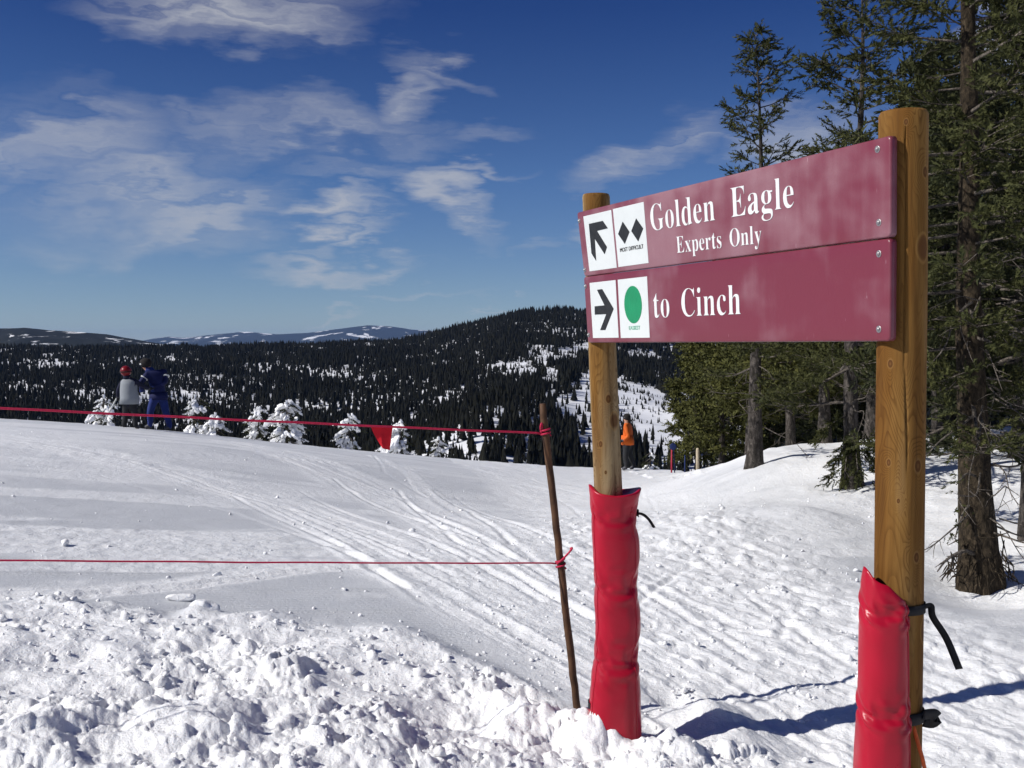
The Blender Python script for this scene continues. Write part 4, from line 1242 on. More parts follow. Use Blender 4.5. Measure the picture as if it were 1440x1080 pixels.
for i, (a, b) in enumerate(zip(ATT, FAR)):
    d = b - a + np.array([0, 0, .012]); e = a + d * 2.2
    u = np.linspace(0, 1, 110)
    path = a + np.outer(u, e - a) + np.outer(u * (1 - u), [0, 0, -.06]) + np.stack([0 * u, .002 * np.sin(u * 40), .0008 * np.sin(u * 63)], 1)
    path[:, 2] += (.0 if i == 0 else 0)
    if i == 0: UP = path
    side = np.array([-.021, -.01, 0])
    path[0] = a + side
    r = root('rope', tuple(a), ('upper' if i == 0 else 'lower') + ' red rope strung from the dark stake out to the left', 'rope', 'red ropes of the rope line')
    part('line', tube(path, .0052 if i == 0 else .0042, 7), M_ROPE, r)
    t = np.linspace(0, 4.5 * math.pi, 60); ax = pd / np.linalg.norm(pd)
    _, e1, e2 = frame_of(ax)
    lp_ = a + np.outer(np.cos(t) * .0235, e1) + np.outer(np.sin(t) * .0235, e2) + np.outer(np.linspace(-.028 if i == 0 else -.03, .012 if i == 0 else .03, 60), ax)
    part('knot', tube(lp_, .0050, 7), M_ROPE, r)
    if i == 1:
        tl_ = smooth_path([a + np.array([-.02, -.02, .0]), a + np.array([.012, -.032, .03]), a + np.array([.045, -.03, .065]), a + np.array([.058, -.025, .083]), a + np.array([.05, -.02, .078])], 16)
        part('rope_end', tube(tl_, np.linspace(.0045, .0065, 16), 7), M_ROPE, r)
    else:
        tl_ = smooth_path([a + np.array([-.02, -.012, .0]), a + np.array([-.027, -.018, .03]), a + np.array([-.02, -.018, .055]), a + np.array([-.016, -.01, .02])], 14)
        part('rope_end', tube(tl_, .0045, 7), M_ROPE, r)
# pennant on the upper rope
pxs = proj(UP)[0]
def on_up(px): i = np.argsort(np.abs(pxs - px))[:2]; w = (px - pxs[i[0]]) / (pxs[i[1]] - pxs[i[0]]); return UP[i[0]] * (1 - w) + UP[i[1]] * w
fa, fb = on_up(521.5), on_up(552.5)
nu, nv = 12, 12; fv = []
for i in range(nv + 1):
    for j in range(nu + 1):
        u = j / nu; t = i / nv
        uu = u * (1 - t * .0) ; lo = .50 * t ** 1.4; hi = 1 - .16 * t
        s = lo + (hi - lo) * u
        p = fa + (fb - fa) * s + np.array([0, .012 * math.sin(u * 5 + t * 3) * t, -.118 * t * (1 - .10 * (1 - u)) + .004])
        fv.append(p)
ff = [[i * (nu + 1) + j, (i + 1) * (nu + 1) + j, (i + 1) * (nu + 1) + j + 1, i * (nu + 1) + j + 1] for i in range(nv) for j in range(nu)]
fv = np.array(fv); nb = len(fv); fv = np.concatenate([fv, fv + np.array([0, .002, 0])]); ff = ff + [[a + nb for a in q[::-1]] for q in ff]
tag(part('pennant', (fv, ff), M_FLAG, None, org=(fa + fb) / 2), 'small red cloth pennant hanging from the upper red rope', 'pennant')

# ------------------------------------------------------------------ evergreens
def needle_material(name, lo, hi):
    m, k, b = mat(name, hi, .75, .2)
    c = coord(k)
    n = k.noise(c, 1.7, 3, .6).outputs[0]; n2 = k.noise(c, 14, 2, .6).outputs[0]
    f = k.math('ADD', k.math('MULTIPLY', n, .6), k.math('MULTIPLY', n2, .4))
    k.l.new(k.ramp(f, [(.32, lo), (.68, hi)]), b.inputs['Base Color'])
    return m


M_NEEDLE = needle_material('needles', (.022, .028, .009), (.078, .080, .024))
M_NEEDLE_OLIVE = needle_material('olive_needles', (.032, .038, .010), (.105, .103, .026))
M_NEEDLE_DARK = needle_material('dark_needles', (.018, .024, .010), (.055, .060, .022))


def bark_material(name, a, b_, scale=8):
    m, k, b = mat(name, a, .9, .15)
    c = coord(k)
    n = k.noise(k.mapping(c, scale=(scale, scale, scale * .45)), 2.6, 6, .75, .8).outputs[0]
    k.l.new(k.ramp(n, [(.36, a), (.52, b_), (.66, tuple(min(1, x * 2.4) for x in b_))]), b.inputs['Base Color'])
    bump(k, b, n, .9, .03)
    return m


M_BARK = bark_material('grey_bark', (.016, .014, .012), (.060, .052, .046))
M_BARK_MOSS = bark_material('mossy_bark', (.010, .008, .006), (.045, .034, .022), 12)
M_TWIG = bark_material('bare_twig', (.045, .038, .032), (.15, .13, .11), 20)


def brush(seed, n=15, wide=1.0):
    """a needle-clad shoot one unit long: n flat blades round an axis"""
    g = np.random.default_rng(seed); v = []
    for i in range(n):
        t = .05 + .95 * (i + g.uniform(0, 1)) / n; a = g.uniform(0, 2 * math.pi)
        o = np.array([0, math.cos(a), math.sin(a)]); s = np.array([0, -math.sin(a), math.cos(a)])
        ln = .34 * (1.1 - .5 * t) * g.uniform(.7, 1.2); w = .085 * wide * g.uniform(.8, 1.3)
        b = np.array([t * .9 - .05, 0, 0]); tip = b + ln * (np.array([.75, 0, 0]) + .68 * o)
        ax = np.array([1.0, 0, 0]) * .3 + s
        v += [b - ax * w * .6, b + ax * w * .6, tip]
    return np.array(v)


BRUSH = [brush(i) for i in range(5)]
BRUSH_FAR = [brush(i, 9, 1.45) for i in range(5)]


def place_brushes(P, D, S, g, lib=None):
    lib = lib or BRUSH
    P, D, S = np.array(P), np.array(D), np.array(S)
    D = D / np.linalg.norm(D, axis=1, keepdims=True)
    ref = g.normal(size=D.shape); E1 = np.cross(D, ref); E1 /= np.linalg.norm(E1, axis=1, keepdims=True); E2 = np.cross(D, E1)
    which = g.integers(0, len(lib), len(P)); out = []
    for k in range(len(lib)):
        m = which == k; T = lib[k]
        v = P[m][:, None] + S[m][:, None, None] * (T[None, :, 0:1] * D[m][:, None] + T[None, :, 1:2] * E1[m][:, None] + T[None, :, 2:3] * E2[m][:, None])
        out.append(v.reshape(-1, 3))
    v = np.concatenate(out); return v, np.arange(len(v)).reshape(-1, 3)


def tri_tubes(segs):
    """segs: list of (points, radii) -> one 3-sided limb mesh"""
    V, Fq, n = [], [], 0
    for pts, rad in segs:
        v, f = tube(pts, rad, 3, caps=False)
        V.append(v); Fq.append(np.array(f) + n); n += len(v)
    return np.concatenate(V), np.concatenate(Fq)


UPV = np.array([0, 0, 1.0])


def grow(height, radius, clear, seed, branches=80, droop=.15, tip_up=.35, irregular=.35, gaps=.0, top_w=.25, shoot=.19, bias=None, tilt=0.0, subs=7, power=.75):
    """limbs and shoots of an evergreen standing at the origin"""
    g = np.random.default_rng(seed); limbs = []; P, D, S = [], [], []
    lean = lambda z: np.array([tilt * z + .10 * math.sin(z * .9 + seed) * z / height, .06 * math.sin(z * 1.3 + seed * 2) * z / height, 0])
    for b in range(branches):
        u = (b + g.uniform(0, 1)) / branches
        t = u ** .85; z = clear + (height * .985 - clear) * t
        if g.uniform() < gaps * (1 - t): continue
        az = b * 2.399 + g.uniform(-.5, .5)
        L = radius * (top_w * .35 + (1 - t) ** power) * g.uniform(1 - irregular, 1 + irregular * .6) * (.75 if t < .08 else 1)
        if bias is not None: L *= 1 + bias[2] * math.cos(az - math.atan2(bias[1], bias[0]))
        L = max(L, .12)
        e0 = (.55 * t - droop * (1 - t)) + g.uniform(-.18, .18)
        h = np.array([math.cos(az), math.sin(az), 0])
        pts = [lean(z) + np.array([0, 0, z])]
        for q in range(1, 7):
            s = q / 6; el = e0 + tip_up * s * s - .25 * (1 - t) * math.sin(s * 3.1)
            pts.append(pts[-1] + L / 6 * (h * math.cos(el) + UPV * math.sin(el)))
        pts = np.array(pts); r0 = .007 + .014 * L * (1 - t * .5)
        limbs.append((pts, np.linspace(r0, .003, 7)))
        side = np.cross(UPV, h)
        ns = max(3, int(subs * (L / radius) + 2))
        for q in range(ns):
            s = .30 + .70 * (q + g.uniform(0, 1)) / ns
            i = min(int(s * 6), 5); p = pts[i] + (pts[i + 1] - pts[i]) * (s * 6 - i)
            sg = 1 if q % 2 else -1
            dd = h * .75 + side * sg * g.uniform(.5, 1.0) + UPV * g.uniform(-.25, .30)
            dd /= np.linalg.norm(dd); l = L * g.uniform(.25, .48) * (1.15 - .75 * s) + .06
            e = p + dd * l + UPV * l * .15
            limbs.append((np.array([p, (p + e) / 2 + UPV * .0, e]), np.array([.005, .004, .002])))
            k = max(2, int(l / .085))
            for w in range(k):
                f = (w + .7) / k; o = p + (e - p) * f
                for _ in range(2):
                    P.append(o); D.append(dd + g.normal(0, .55, 3) + UPV * .15); S.append(shoot * g.uniform(.7, 1.25))
        for w in range(5):
            s = .45 + .55 * w / 4; i = min(int(s * 6), 5); P.append(pts[i] + (pts[i + 1] - pts[i]) * min(1, s * 6 - i)); D.append(h + g.normal(0, .4, 3) + UPV * .2); S.append(shoot * g.uniform(.8, 1.3))
    for w in range(14):
        z = height * (1 - .07 * g.uniform()); P.append(lean(z) + np.array([0, 0, z])); D.append(g.normal(0, .6, 3) + UPV); S.append(shoot)
    zt = np.linspace(-.5, height, 44); stem = np.array([lean(max(z, 0)) + np.array([0, 0, z]) for z in zt])
    return stem, limbs, place_brushes(P, D, S, g, BRUSH_FAR if shoot > .23 else BRUSH)


def trunk_mesh(stem, r, flare=.3, n=20, seed=0):
    z = stem[:, 2]; h = z.max(); t = np.clip(z / h, 0, 1)
    rad = r * ((1 - t) ** 1.15 * .97 + .03) * (1 + flare * np.exp(-np.maximum(z, 0) / .18)); rad[-1] = .004
    v, f = tube(stem, rad, n)
    c = np.repeat(stem, n, 0); a = np.arctan2((v - c)[:, 1], (v - c)[:, 0])
    k = 1 + .22 * fbm(np.cos(a) * 2 + seed, np.sin(a) * 2 + v[:, 2] * 2.2, 3, seed) + .13 * np.exp(-np.maximum(v[:, 2], 0) / .2) * np.sin(a * 5 + seed)
    return c + (v - c) * k[:, None], f


def tree(label, stand, needle, bark, group, name='spruce_tree', **kw):
    """stand: x, y, height, spread, clear trunk, seed, trunk radius"""
    x, y, h, rad, clear, seed, tr = stand
    b = (x, y, float(ground(x, y)) - .03)
    r = root(name, b, label, 'tree', group)
    stem, limbs, (nv_, nf_) = grow(h, rad, clear, seed, **kw)
    o = np.array(b)
    tv, tf = trunk_mesh(stem, tr, seed=seed)
    part('trunk', (tv + o, tf), bark, r)
    lv, lf = tri_tubes(limbs)
    tag(part('branches', (lv + o, lf), M_TWIG, r), kind='stuff')
    tag(part('crown', (nv_ + o, nf_), needle, r, smooth=False), kind='stuff')
    return r


def stand_at(px, base_py, Y): p = at(px, base_py, Y); return p[0], p[1]


def hgt(px, top_py, Y): p = at(px, top_py, Y); return p[2] - float(ground(p[0], p[1]))


GB = 'spruces at the edge of the run'
def spruce(px, Y, top, rad, clear, seed, tr, label, needle=M_NEEDLE, bark=M_BARK, **kw):
    x, y = stand_at(px, 640, Y)
    return tree(label, (x, y, hgt(px, top, Y), rad, clear, seed, tr), needle, bark, GB, **kw)


spruce(1062, 15.0, 42, .92, 1.3, 11, .105, 'slim spruce with open ragged crown rising above the middle of the sign', branches=66, gaps=.35, droop=.05, tip_up=.5, irregular=.5, shoot=.16, subs=7, power=.6)
spruce(1198, 13.0, -95, 1.2, .9, 22, .105, 'ragged spruce with wide crooked limbs rising above the right end of the sign', branches=74, gaps=.25, droop=.12, irregular=.55, power=.55, subs=9)
big = spruce(1381, 8.4, -560, 1.0, 1.2, 35, .138, 'thick-trunked spruce with mossy bark and bare dead twigs beside the golden post', bark=M_BARK_MOSS, tilt=-.05, branches=132, gaps=.12, droop=.2, irregular=.5, power=.5, subs=9, shoot=.16, needle=M_NEEDLE)
spruce(1462, 9.6, -420, 1.25, .9, 47, .15, 'dark bushy spruce cut off by the right edge of the picture', M_NEEDLE_DARK, branches=104, gaps=.3, droop=.2, irregular=.55, power=.5, subs=9)
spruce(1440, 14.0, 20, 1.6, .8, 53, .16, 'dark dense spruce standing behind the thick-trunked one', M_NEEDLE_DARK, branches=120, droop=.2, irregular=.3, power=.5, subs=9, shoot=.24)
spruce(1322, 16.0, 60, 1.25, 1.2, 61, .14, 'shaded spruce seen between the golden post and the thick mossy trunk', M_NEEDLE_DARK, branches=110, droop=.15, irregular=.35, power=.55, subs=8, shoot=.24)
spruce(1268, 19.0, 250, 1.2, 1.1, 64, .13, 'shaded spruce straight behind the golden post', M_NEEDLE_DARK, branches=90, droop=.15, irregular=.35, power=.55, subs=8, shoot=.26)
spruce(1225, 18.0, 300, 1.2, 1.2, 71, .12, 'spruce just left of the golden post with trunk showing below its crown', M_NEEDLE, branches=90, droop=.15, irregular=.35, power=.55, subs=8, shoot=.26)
spruce(1160, 20.0, 270, 1.35, 1.3, 73, .13, 'full green spruce below the right half of the sign', M_NEEDLE_OLIVE, branches=100, droop=.2, irregular=.35, power=.5, subs=8, shoot=.27)
spruce(1112, 22.5, 285, 1.25, 1.4, 79, .12, 'full olive spruce right of the pale bare trunk under the sign', M_NEEDLE_OLIVE, branches=96, droop=.2, irregular=.35, power=.5, subs=8, shoot=.28)
spruce(1052, 24.0, 330, 1.0, 1.3, 83, .10, 'olive spruce close behind the pale bare trunk, on its left', M_NEEDLE_OLIVE, branches=84, droop=.2, irregular=.35, power=.55, subs=7, shoot=.28)
spruce(1014, 28.0, 385, .95, 1.0, 89, .10, 'narrow olive spruce second from the left of the trees under the sign', M_NEEDLE_OLIVE, branches=80, droop=.2, irregular=.35, power=.55, subs=7, shoot=.3)
spruce(982, 32.0, 420, .85, .6, 97, .10, 'narrow olive spruce leftmost of the trees under the sign', M_NEEDLE_OLIVE, branches=76, droop=.2, irregular=.35, power=.6, subs=7, shoot=.32)
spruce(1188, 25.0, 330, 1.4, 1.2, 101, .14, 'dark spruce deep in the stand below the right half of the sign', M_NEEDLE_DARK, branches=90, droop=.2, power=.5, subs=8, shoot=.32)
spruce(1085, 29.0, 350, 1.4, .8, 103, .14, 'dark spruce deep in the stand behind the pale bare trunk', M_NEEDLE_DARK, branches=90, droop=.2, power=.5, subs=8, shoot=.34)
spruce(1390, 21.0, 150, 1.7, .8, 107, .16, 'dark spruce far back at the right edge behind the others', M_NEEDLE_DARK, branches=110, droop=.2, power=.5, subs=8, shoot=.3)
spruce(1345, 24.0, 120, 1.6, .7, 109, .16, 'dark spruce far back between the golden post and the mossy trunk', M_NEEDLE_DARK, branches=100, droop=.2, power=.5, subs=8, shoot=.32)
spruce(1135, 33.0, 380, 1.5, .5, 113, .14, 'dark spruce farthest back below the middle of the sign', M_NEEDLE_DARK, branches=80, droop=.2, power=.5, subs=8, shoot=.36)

# dead limbs on the big trunk and low boughs
def bare_limb(parent, p0, pts, r, seed, twigs=5):
    g = np.random.default_rng(seed)
    path = smooth_path([p0] + [np.asarray(p0) + np.array(q) for q in pts], 14)
    segs = [tube(path, np.linspace(r, r * .25, 14), 6)]
    for _ in range(twigs):
        i = g.integers(3, 13); d = path[i] - path[i - 1]; d = d / np.linalg.norm(d) + g.normal(0, .8, 3); d /= np.linalg.norm(d)
        l = g.uniform(.06, .22); q = path[i]
        segs.append(tube([q, q + d * l * .5 + g.normal(0, .01, 3), q + d * l], [r * .4, r * .3, r * .12], 4))
    return part('dead_limb', join(segs), M_TWIG, parent)


bx, by = ORG[big.name][0], ORG[big.name][1]; bz = ORG[big.name][2]
gb = np.random.default_rng(8)
bare_limb(big, np.array([bx - .10, by - .10, bz + .24]), [(-.10, -.06, .03), (-.25, -.12, -.02), (-.36, -.2, -.10)], .020, 1, 3)
for i in range(34):
    a = gb.uniform(-2.6, .9); z = gb.uniform(.3, 2.6); l = gb.uniform(.35, .95)
    d = np.array([math.cos(a), math.sin(a), gb.uniform(-.6, .1)])
    p0 = np.array([bx, by, bz + z]) + np.array([d[0], d[1], 0]) * .13
    bare_limb(big, p0, [d * l * .35, d * l * .7 + gb.normal(0, .07, 3), d * l + gb.normal(0, .10, 3) + np.array([0, 0, -.12])], gb.uniform(.006, .012), 30 + i, 6)


segs = []
for i in range(90):
    a = gb.uniform(0, 6.28); z = abs(gb.normal(0, .16)); rr_ = .15 + .10 * math.exp(-z / .1) + abs(gb.normal(0, .03))
    p = np.array([bx + rr_ * math.cos(a), by + rr_ * math.sin(a), bz + z + .02]); d = np.array([math.cos(a) * .5, math.sin(a) * .5, -1]) + gb.normal(0, .5, 3)
    d = d / np.linalg.norm(d) * gb.uniform(.03, .11); segs.append(tube([p - d, p + gb.normal(0, .008, 3), p + d], [.004, .006, .002], 4))
tag(part('bark_litter', join(segs), M_BARK_MOSS, big), kind='stuff')


def low_bough(parent, p0, vec, seed, n=46, L=.16, needle=M_NEEDLE):
    g = np.random.default_rng(seed); p0 = np.array(p0); vec = np.array(vec)
    path = smooth_path([p0, p0 + vec * .5 + np.array([0, 0, .05]), p0 + vec], 12)
    P, D, S = [], [], []
    for _ in range(n):
        i = g.integers(2, 12); P.append(path[i] + g.normal(0, .03, 3)); D.append(vec / np.linalg.norm(vec) + g.normal(0, .6, 3)); S.append(L * g.uniform(.6, 1.2))
    br = part('bough', tube(path, np.linspace(.012, .004, 12), 5), M_TWIG, parent)
    v, f = place_brushes(P, D, S, g)
    part('needles', (v, f), needle, br, smooth=False)


low_bough(big, (bx - .14, by - .1, bz + .62), (-.14, -.08, -.25), 3, 16, .09)
low_bough(big, (bx - .10, by - .12, bz + .85), (-.2, -.12, -.05), 4, 12, .09)
t2 = [o for o in bpy.data.objects if o.get('label', '').startswith('ragged spruce')][0]
o2 = np.array(ORG[t2.name])
for i, (p, vct) in enumerate([((-.05, -.1, .75), (-.12, -.15, -.62)), ((.0, -.1, .6), (-.05, -.3, -.45)), ((.1, -.05, .7), (.25, -.2, -.5)), ((-.08, 0, .5), (-.22, -.1, -.36)), ((.08, -.1, .5), (.18, -.2, -.35)), ((-.1, -.05, .9), (-.35, -.1, -.3))]):
    low_bough(t2, o2 + np.array(p), vct, 20 + i, 60, .15)
for tname in ('slim spruce', 'spruce just left', 'full olive', 'full green', 'ragged'):
    t = [o for o in bpy.data.objects if o.get('label', '').startswith(tname)][0]; q = np.array(ORG[t.name])
    for i in range(7):
        a = gb.uniform(-3.1, 0.4); d = np.array([math.cos(a), math.sin(a), gb.uniform(-.5, .15)]); l = gb.uniform(.4, .9)
        bare_limb(t, q + np.array([0, 0, gb.uniform(.6, 1.7)]), [d * l * .4, d * l * .7 + gb.normal(0, .06, 3), d * l + gb.normal(0, .1, 3)], .009, 90 + i, 5)

# ------------------------------------------------------------------ snow-laden firs below the brow
SB = [clod(40 + i, 1) for i in range(6)]
M_FIRSNOW, k_, b_ = mat('clinging_snow', (.92, .925, .93), .6, .2)
bump(k_, b_, k_.noise(coord(k_), 9, 4, .6).outputs[0], .5, .06)


def snow_fir(px, top, Y, rad, seed, label, load=1.0):
    g = np.random.default_rng(seed)
    p = at(px, top, Y); x, y = p[0], p[1]; gz = float(ground(x, y)) - .1; h = p[2] - gz
    r = root('snowy_fir', (x, y, gz), label, 'tree', 'snow-laden firs just below the brow')
    vis = 4.2                                                # only the head of the tree clears the brow
    P, D, S, SV, SF, limbs, n, WP, WD, WS = [], [], [], [], [], [], 0, [], [], []
    nb = 46
    for b in range(nb):
        t = (b + g.uniform()) / nb; zz = h - .12 - (min(vis, h - .6)) * t ** 1.1
        az = b * 2.399 + g.uniform(-.4, .4); L = rad * (.22 + .80 * t ** .42) * g.uniform(.55, 1.25) * (1 + .5 * math.sin(az + seed * 1.7 + 4 * t))
        hd = np.array([math.cos(az), math.sin(az), 0]); p0 = np.array([0, 0, zz])
        e = p0 + hd * L - UPV * L * g.uniform(.35, .7); mid = (p0 + e) / 2 + UPV * .10 * L
        limbs.append((np.array([p0, mid, e]), np.array([.02, .015, .006])))
        side = np.cross(UPV, hd)
        for w in range(7):
            f = g.uniform(.3, 1); o = p0 + (e - p0) * f + UPV * .1 * L * math.sin(3.1 * f) + side * g.normal(0, .16 * L)
            P.append(o - UPV * .04); D.append(hd * .8 + side * g.normal(0, .6) - UPV * .5); S.append(g.uniform(.18, .34))
        sunny = hd[0] * SUN[0] + hd[1] * SUN[1]  # snow set thicker on sun-facing boughs, putting their lit side into the white
        if g.uniform() < load * (.62 + .30 * sunny):
            for w in range(8):                               # rimed shoots
                f = g.uniform(.25, 1.05); o = p0 + (e - p0) * f + UPV * (.1 * L * math.sin(3.1 * f) + .03) + side * g.normal(0, .2 * L)
                WP.append(o); WD.append(hd * .8 + side * g.normal(0, .7) - UPV * .35); WS.append(g.uniform(.2, .38))
            for w in range(8):                               # lumps of snow
                f = g.uniform(.2, 1.02); o = p0 + (e - p0) * f + UPV * (.1 * L * math.sin(3.1 * f) + .03) + side * g.normal(0, .26 * L) + UPV * g.normal(0, .06)
                v, q = SB[g.integers(6)]; sz = L * g.uniform(.08, .26) + .04
                ca, sa = math.cos(az), math.sin(az); M = np.array([[ca, -sa, 0], [sa, ca, 0], [0, 0, 1]])
                v = v * np.array([sz * 1.1, sz * .8, sz * 1.0]); v[:, 2] -= v[:, 0] * .6
                SV.append(v @ M.T + o); SF.append(q + n); n += len(v)
    v, q = SB[0]; SV.append(v * np.array([.07, .07, .18]) + np.array([0, 0, h - .12])); SF.append(q + n)
    o = np.array([x, y, gz])
    part('trunk', tube(np.array([[0, 0, -.4], [0, 0, h * .5], [0, 0, h]]) + o, [.16, .1, .02], 8), M_BARK, r)
    lv, lf = tri_tubes(limbs); tag(part('branches', (lv + o, lf), M_TWIG, r), kind='stuff')
    v, f = place_brushes(P, D, S, g, BRUSH_FAR); tag(part('crown', (v + o, f), M_NEEDLE_DARK, r, smooth=False), kind='stuff')
    wv, wf = place_brushes(WP, WD, WS, g, BRUSH_FAR); wc = np.concatenate(SV)
    tag(part('snow_load', (np.concatenate([wc, wv]) + o, np.concatenate(SF + [wf + len(wc)])), M_FIRSNOW, r, smooth=False), kind='stuff')


snow_fir(146, 553, 41, .95, 1, 'snow-plastered fir left of the skier with the ski pole', 1.2)
snow_fir(274, 553, 44, .75, 4, 'pointed snowy fir right of the skier in blue', 1.0)
snow_fir(303, 578, 42, .85, 5, 'low bushy snow-covered fir right of the pointed one by the skier in blue', 1.1)
snow_fir(363, 570, 43, .55, 6, 'narrow snow-covered fir touching the broad white one', 1.1)
snow_fir(403, 561, 42, 1.1, 7, 'broad brilliant white snow-covered fir, largest along the brow', 1.35)
snow_fir(490, 580, 43, .72, 9, 'pointed snow-covered fir standing alone left of the pennant', 1.2)
snow_fir(564, 588, 42, .9, 10, 'snow-covered fir rising right behind the pennant', 1.3)
snow_fir(617, 612, 43, .55, 12, 'lowest snowy fir right of the pennant', .9)
snow_fir(915, 630, 47, .6, 14, 'small dark fir flecked with snow behind the orange skier', .35)

# ------------------------------------------------------------------ people
def body_mesh(J, E, org, mats):
    """J: name -> (point, radius); E: (a, b, material index). One continuous skinned body."""
    names = list(J); idx = {n: i for i, n in enumerate(names)}
    me = bpy.data.meshes.new('body')
    me.from_pydata([tuple(np.array(J[n][0]) - org) for n in names], [(idx[a], idx[b]) for a, b, _ in E], [])
    o = bpy.data.objects.new('tmp_body', me); COL.objects.link(o)
    md = o.modifiers.new('skin', 'SKIN'); md.use_smooth_shade = True
    for i, n in enumerate(names):
        s = me.skin_vertices[0].data[i]; r = J[n][1]; s.radius = (r, r) if np.isscalar(r) else r; s.use_root = n == 'pelvis'
    sd = o.modifiers.new('sub', 'SUBSURF'); sd.levels = 2; sd.render_levels = 2
    bpy.context.view_layer.update()
    ev = o.evaluated_get(bpy.context.evaluated_depsgraph_get())
    out = bpy.data.meshes.new_from_object(ev); bpy.data.objects.remove(o)
    out.name = 'body'; out.materials.clear()
    for m in mats: out.materials.append(m)
    P = {n: np.array(J[n][0]) - org for n in names}
    cen = np.zeros(len(out.polygons) * 3); out.polygons.foreach_get('center', cen); cen = cen.reshape(-1, 3)
    best = np.full(len(cen), 1e9); mi = np.zeros(len(cen), int)
    for a, b, k in E:
        d = P[b] - P[a]; t = np.clip(((cen - P[a]) @ d) / (d @ d), 0, 1); q = np.linalg.norm(cen - P[a] - t[:, None] * d, axis=1) - .5 * (J[a][1] + (J[b][1] - J[a][1]) * t)
        m = q < best; best = np.where(m, q, best); mi = np.where(m, k, mi)
    out.polygons.foreach_set('material_index', mi.astype(np.int32)); out.polygons.foreach_set('use_smooth', np.ones(len(mi), bool))
    out.update()
    return out


def glove(p, d, up, s=.09):
    """palm, four unequal bent fingers and a thumb leaving its side"""
    d, e1, e2 = frame_of(np.array(d, float)); segs = [ellipsoid(p, (s * .5, s * .5, s * .5))]
    for i, (o, l) in enumerate(((-.33, .62), (-.11, .75), (.11, .8), (.33, .68))):
        b = p + e1 * o * s + d * s * .3; m = b + d * s * l * .6; t = m + (d * .5 + e2 * .7) * s * l * .5
        segs.append(tube([b, m, t], [s * .15, s * .14, s * .10], 6))
    b = p + e1 * -.4 * s; segs.append(tube([b, b + (-e1 * .6 + d * .4) * s * .5, b + (-e1 * .5 + d * .9) * s * .8], [s * .17, s * .15, s * .11], 6))
    return join(segs)


def loft(rings, n=20):
    v, f = [], []
    for c, rx, ry in rings:
        for j in range(n): a = 2 * math.pi * j / n; v.append([c[0] + rx * math.cos(a), c[1] + ry * math.sin(a), c[2]])
    for i in range(len(rings) - 1):
        for j in range(n): f.append([i * n + j, i * n + (j + 1) % n, (i + 1) * n + (j + 1) % n, (i + 1) * n + j])
    f += [list(range(n))[::-1], [(len(rings) - 1) * n + j for j in range(n)]]
    return np.array(v), f


M_SKIN = fabric('skin', (.45, .24, .16), .6, .08, 15)
M_HAIR = fabric('dark_knit', (.02, .018, .018), .9, .3, 30)
M_NAVY = fabric('navy_cloth', (.012, .014, .035), .85, .3, 14)
M_VEST = fabric('light_grey_cloth', (.25, .27, .29), .8, .08, 7)
M_HELMET = fabric('red_helmet', (.20, .008, .012), .35, .15, 9)
M_SHELL = fabric('dark_trousers', (.022, .023, .026), .85, .3, 14)
M_BLUE = fabric('blue_cloth', (.013, .028, .15), .75, .25, 10)
M_BLUE2 = fabric('dark_blue_cloth', (.007, .011, .065), .8, .25, 10)
M_BOOT = fabric('boot_plastic', (.05, .05, .06), .5, .3, 10)
M_GOGGLE = fabric('goggle_lens', (.03, .03, .035), .15, .2, 10, .7)
M_PALE = fabric('pale_plastic', (.62, .63, .62), .5, .1, 14)
M_ORANGE = fabric('orange_cloth', (.62, .12, .015), .8, .15, 8)


def person(label, Y, joints, E, mats, foot_px):
    x, y, _ = at(foot_px, 600, Y)
    pts = {n: (at(px, py, Y) + np.array([0, dy, 0]), r) for n, (px, py, dy, r) in joints.items()}
    low = min(p[2] - r * .8 for n, (p, r) in pts.items())
    gz = float(min(ground(p[0], p[1]) for n, (p, r) in pts.items() if n.startswith('toe')))
    sh = gz - low
    pts = {n: (p + np.array([0, 0, sh]), r) for n, (p, r) in pts.items()}
    org = np.array([x, y, gz]); r = root('person', org, label, 'person')
    me = body_mesh(pts, E, org, mats); link('body', me, r, org)
    return r, {n: p for n, (p, _) in pts.items()}, sh


def W(px, py, Y, dy, sh): return at(px, py, Y) + np.array([0, dy, sh])


LIMB = [('pelvis', 'spine'), ('spine', 'chest'), ('chest', 'neck'), ('neck', 'head'), ('head', 'crown'), ('head', 'nose'), ('chest', 'shoulder_a'), ('shoulder_a', 'elbow_a'), ('elbow_a', 'wrist_a'), ('wrist_a', 'hand_a'),
        ('chest', 'shoulder_b'), ('shoulder_b', 'elbow_b'), ('elbow_b', 'wrist_b'), ('wrist_b', 'hand_b'), ('pelvis', 'hip_a'), ('hip_a', 'knee_a'), ('knee_a', 'ankle_a'), ('ankle_a', 'toe_a'),
        ('pelvis', 'hip_b'), ('hip_b', 'knee_b'), ('knee_b', 'ankle_b'), ('ankle_b', 'toe_b')]


def edges(coat, legs, skin, boot, glv):
    out = []
    for a, b in LIMB:
        n = b if b != 'spine' else 'spine'
        k = coat
        if b in ('head', 'crown', 'nose'): k = skin
        elif b.startswith('hip') or b.startswith('knee') or b.startswith('ankle'): k = legs
        elif b.startswith('toe'): k = boot
        elif b.startswith('hand'): k = glv
        out.append((a, b, k))
    return out


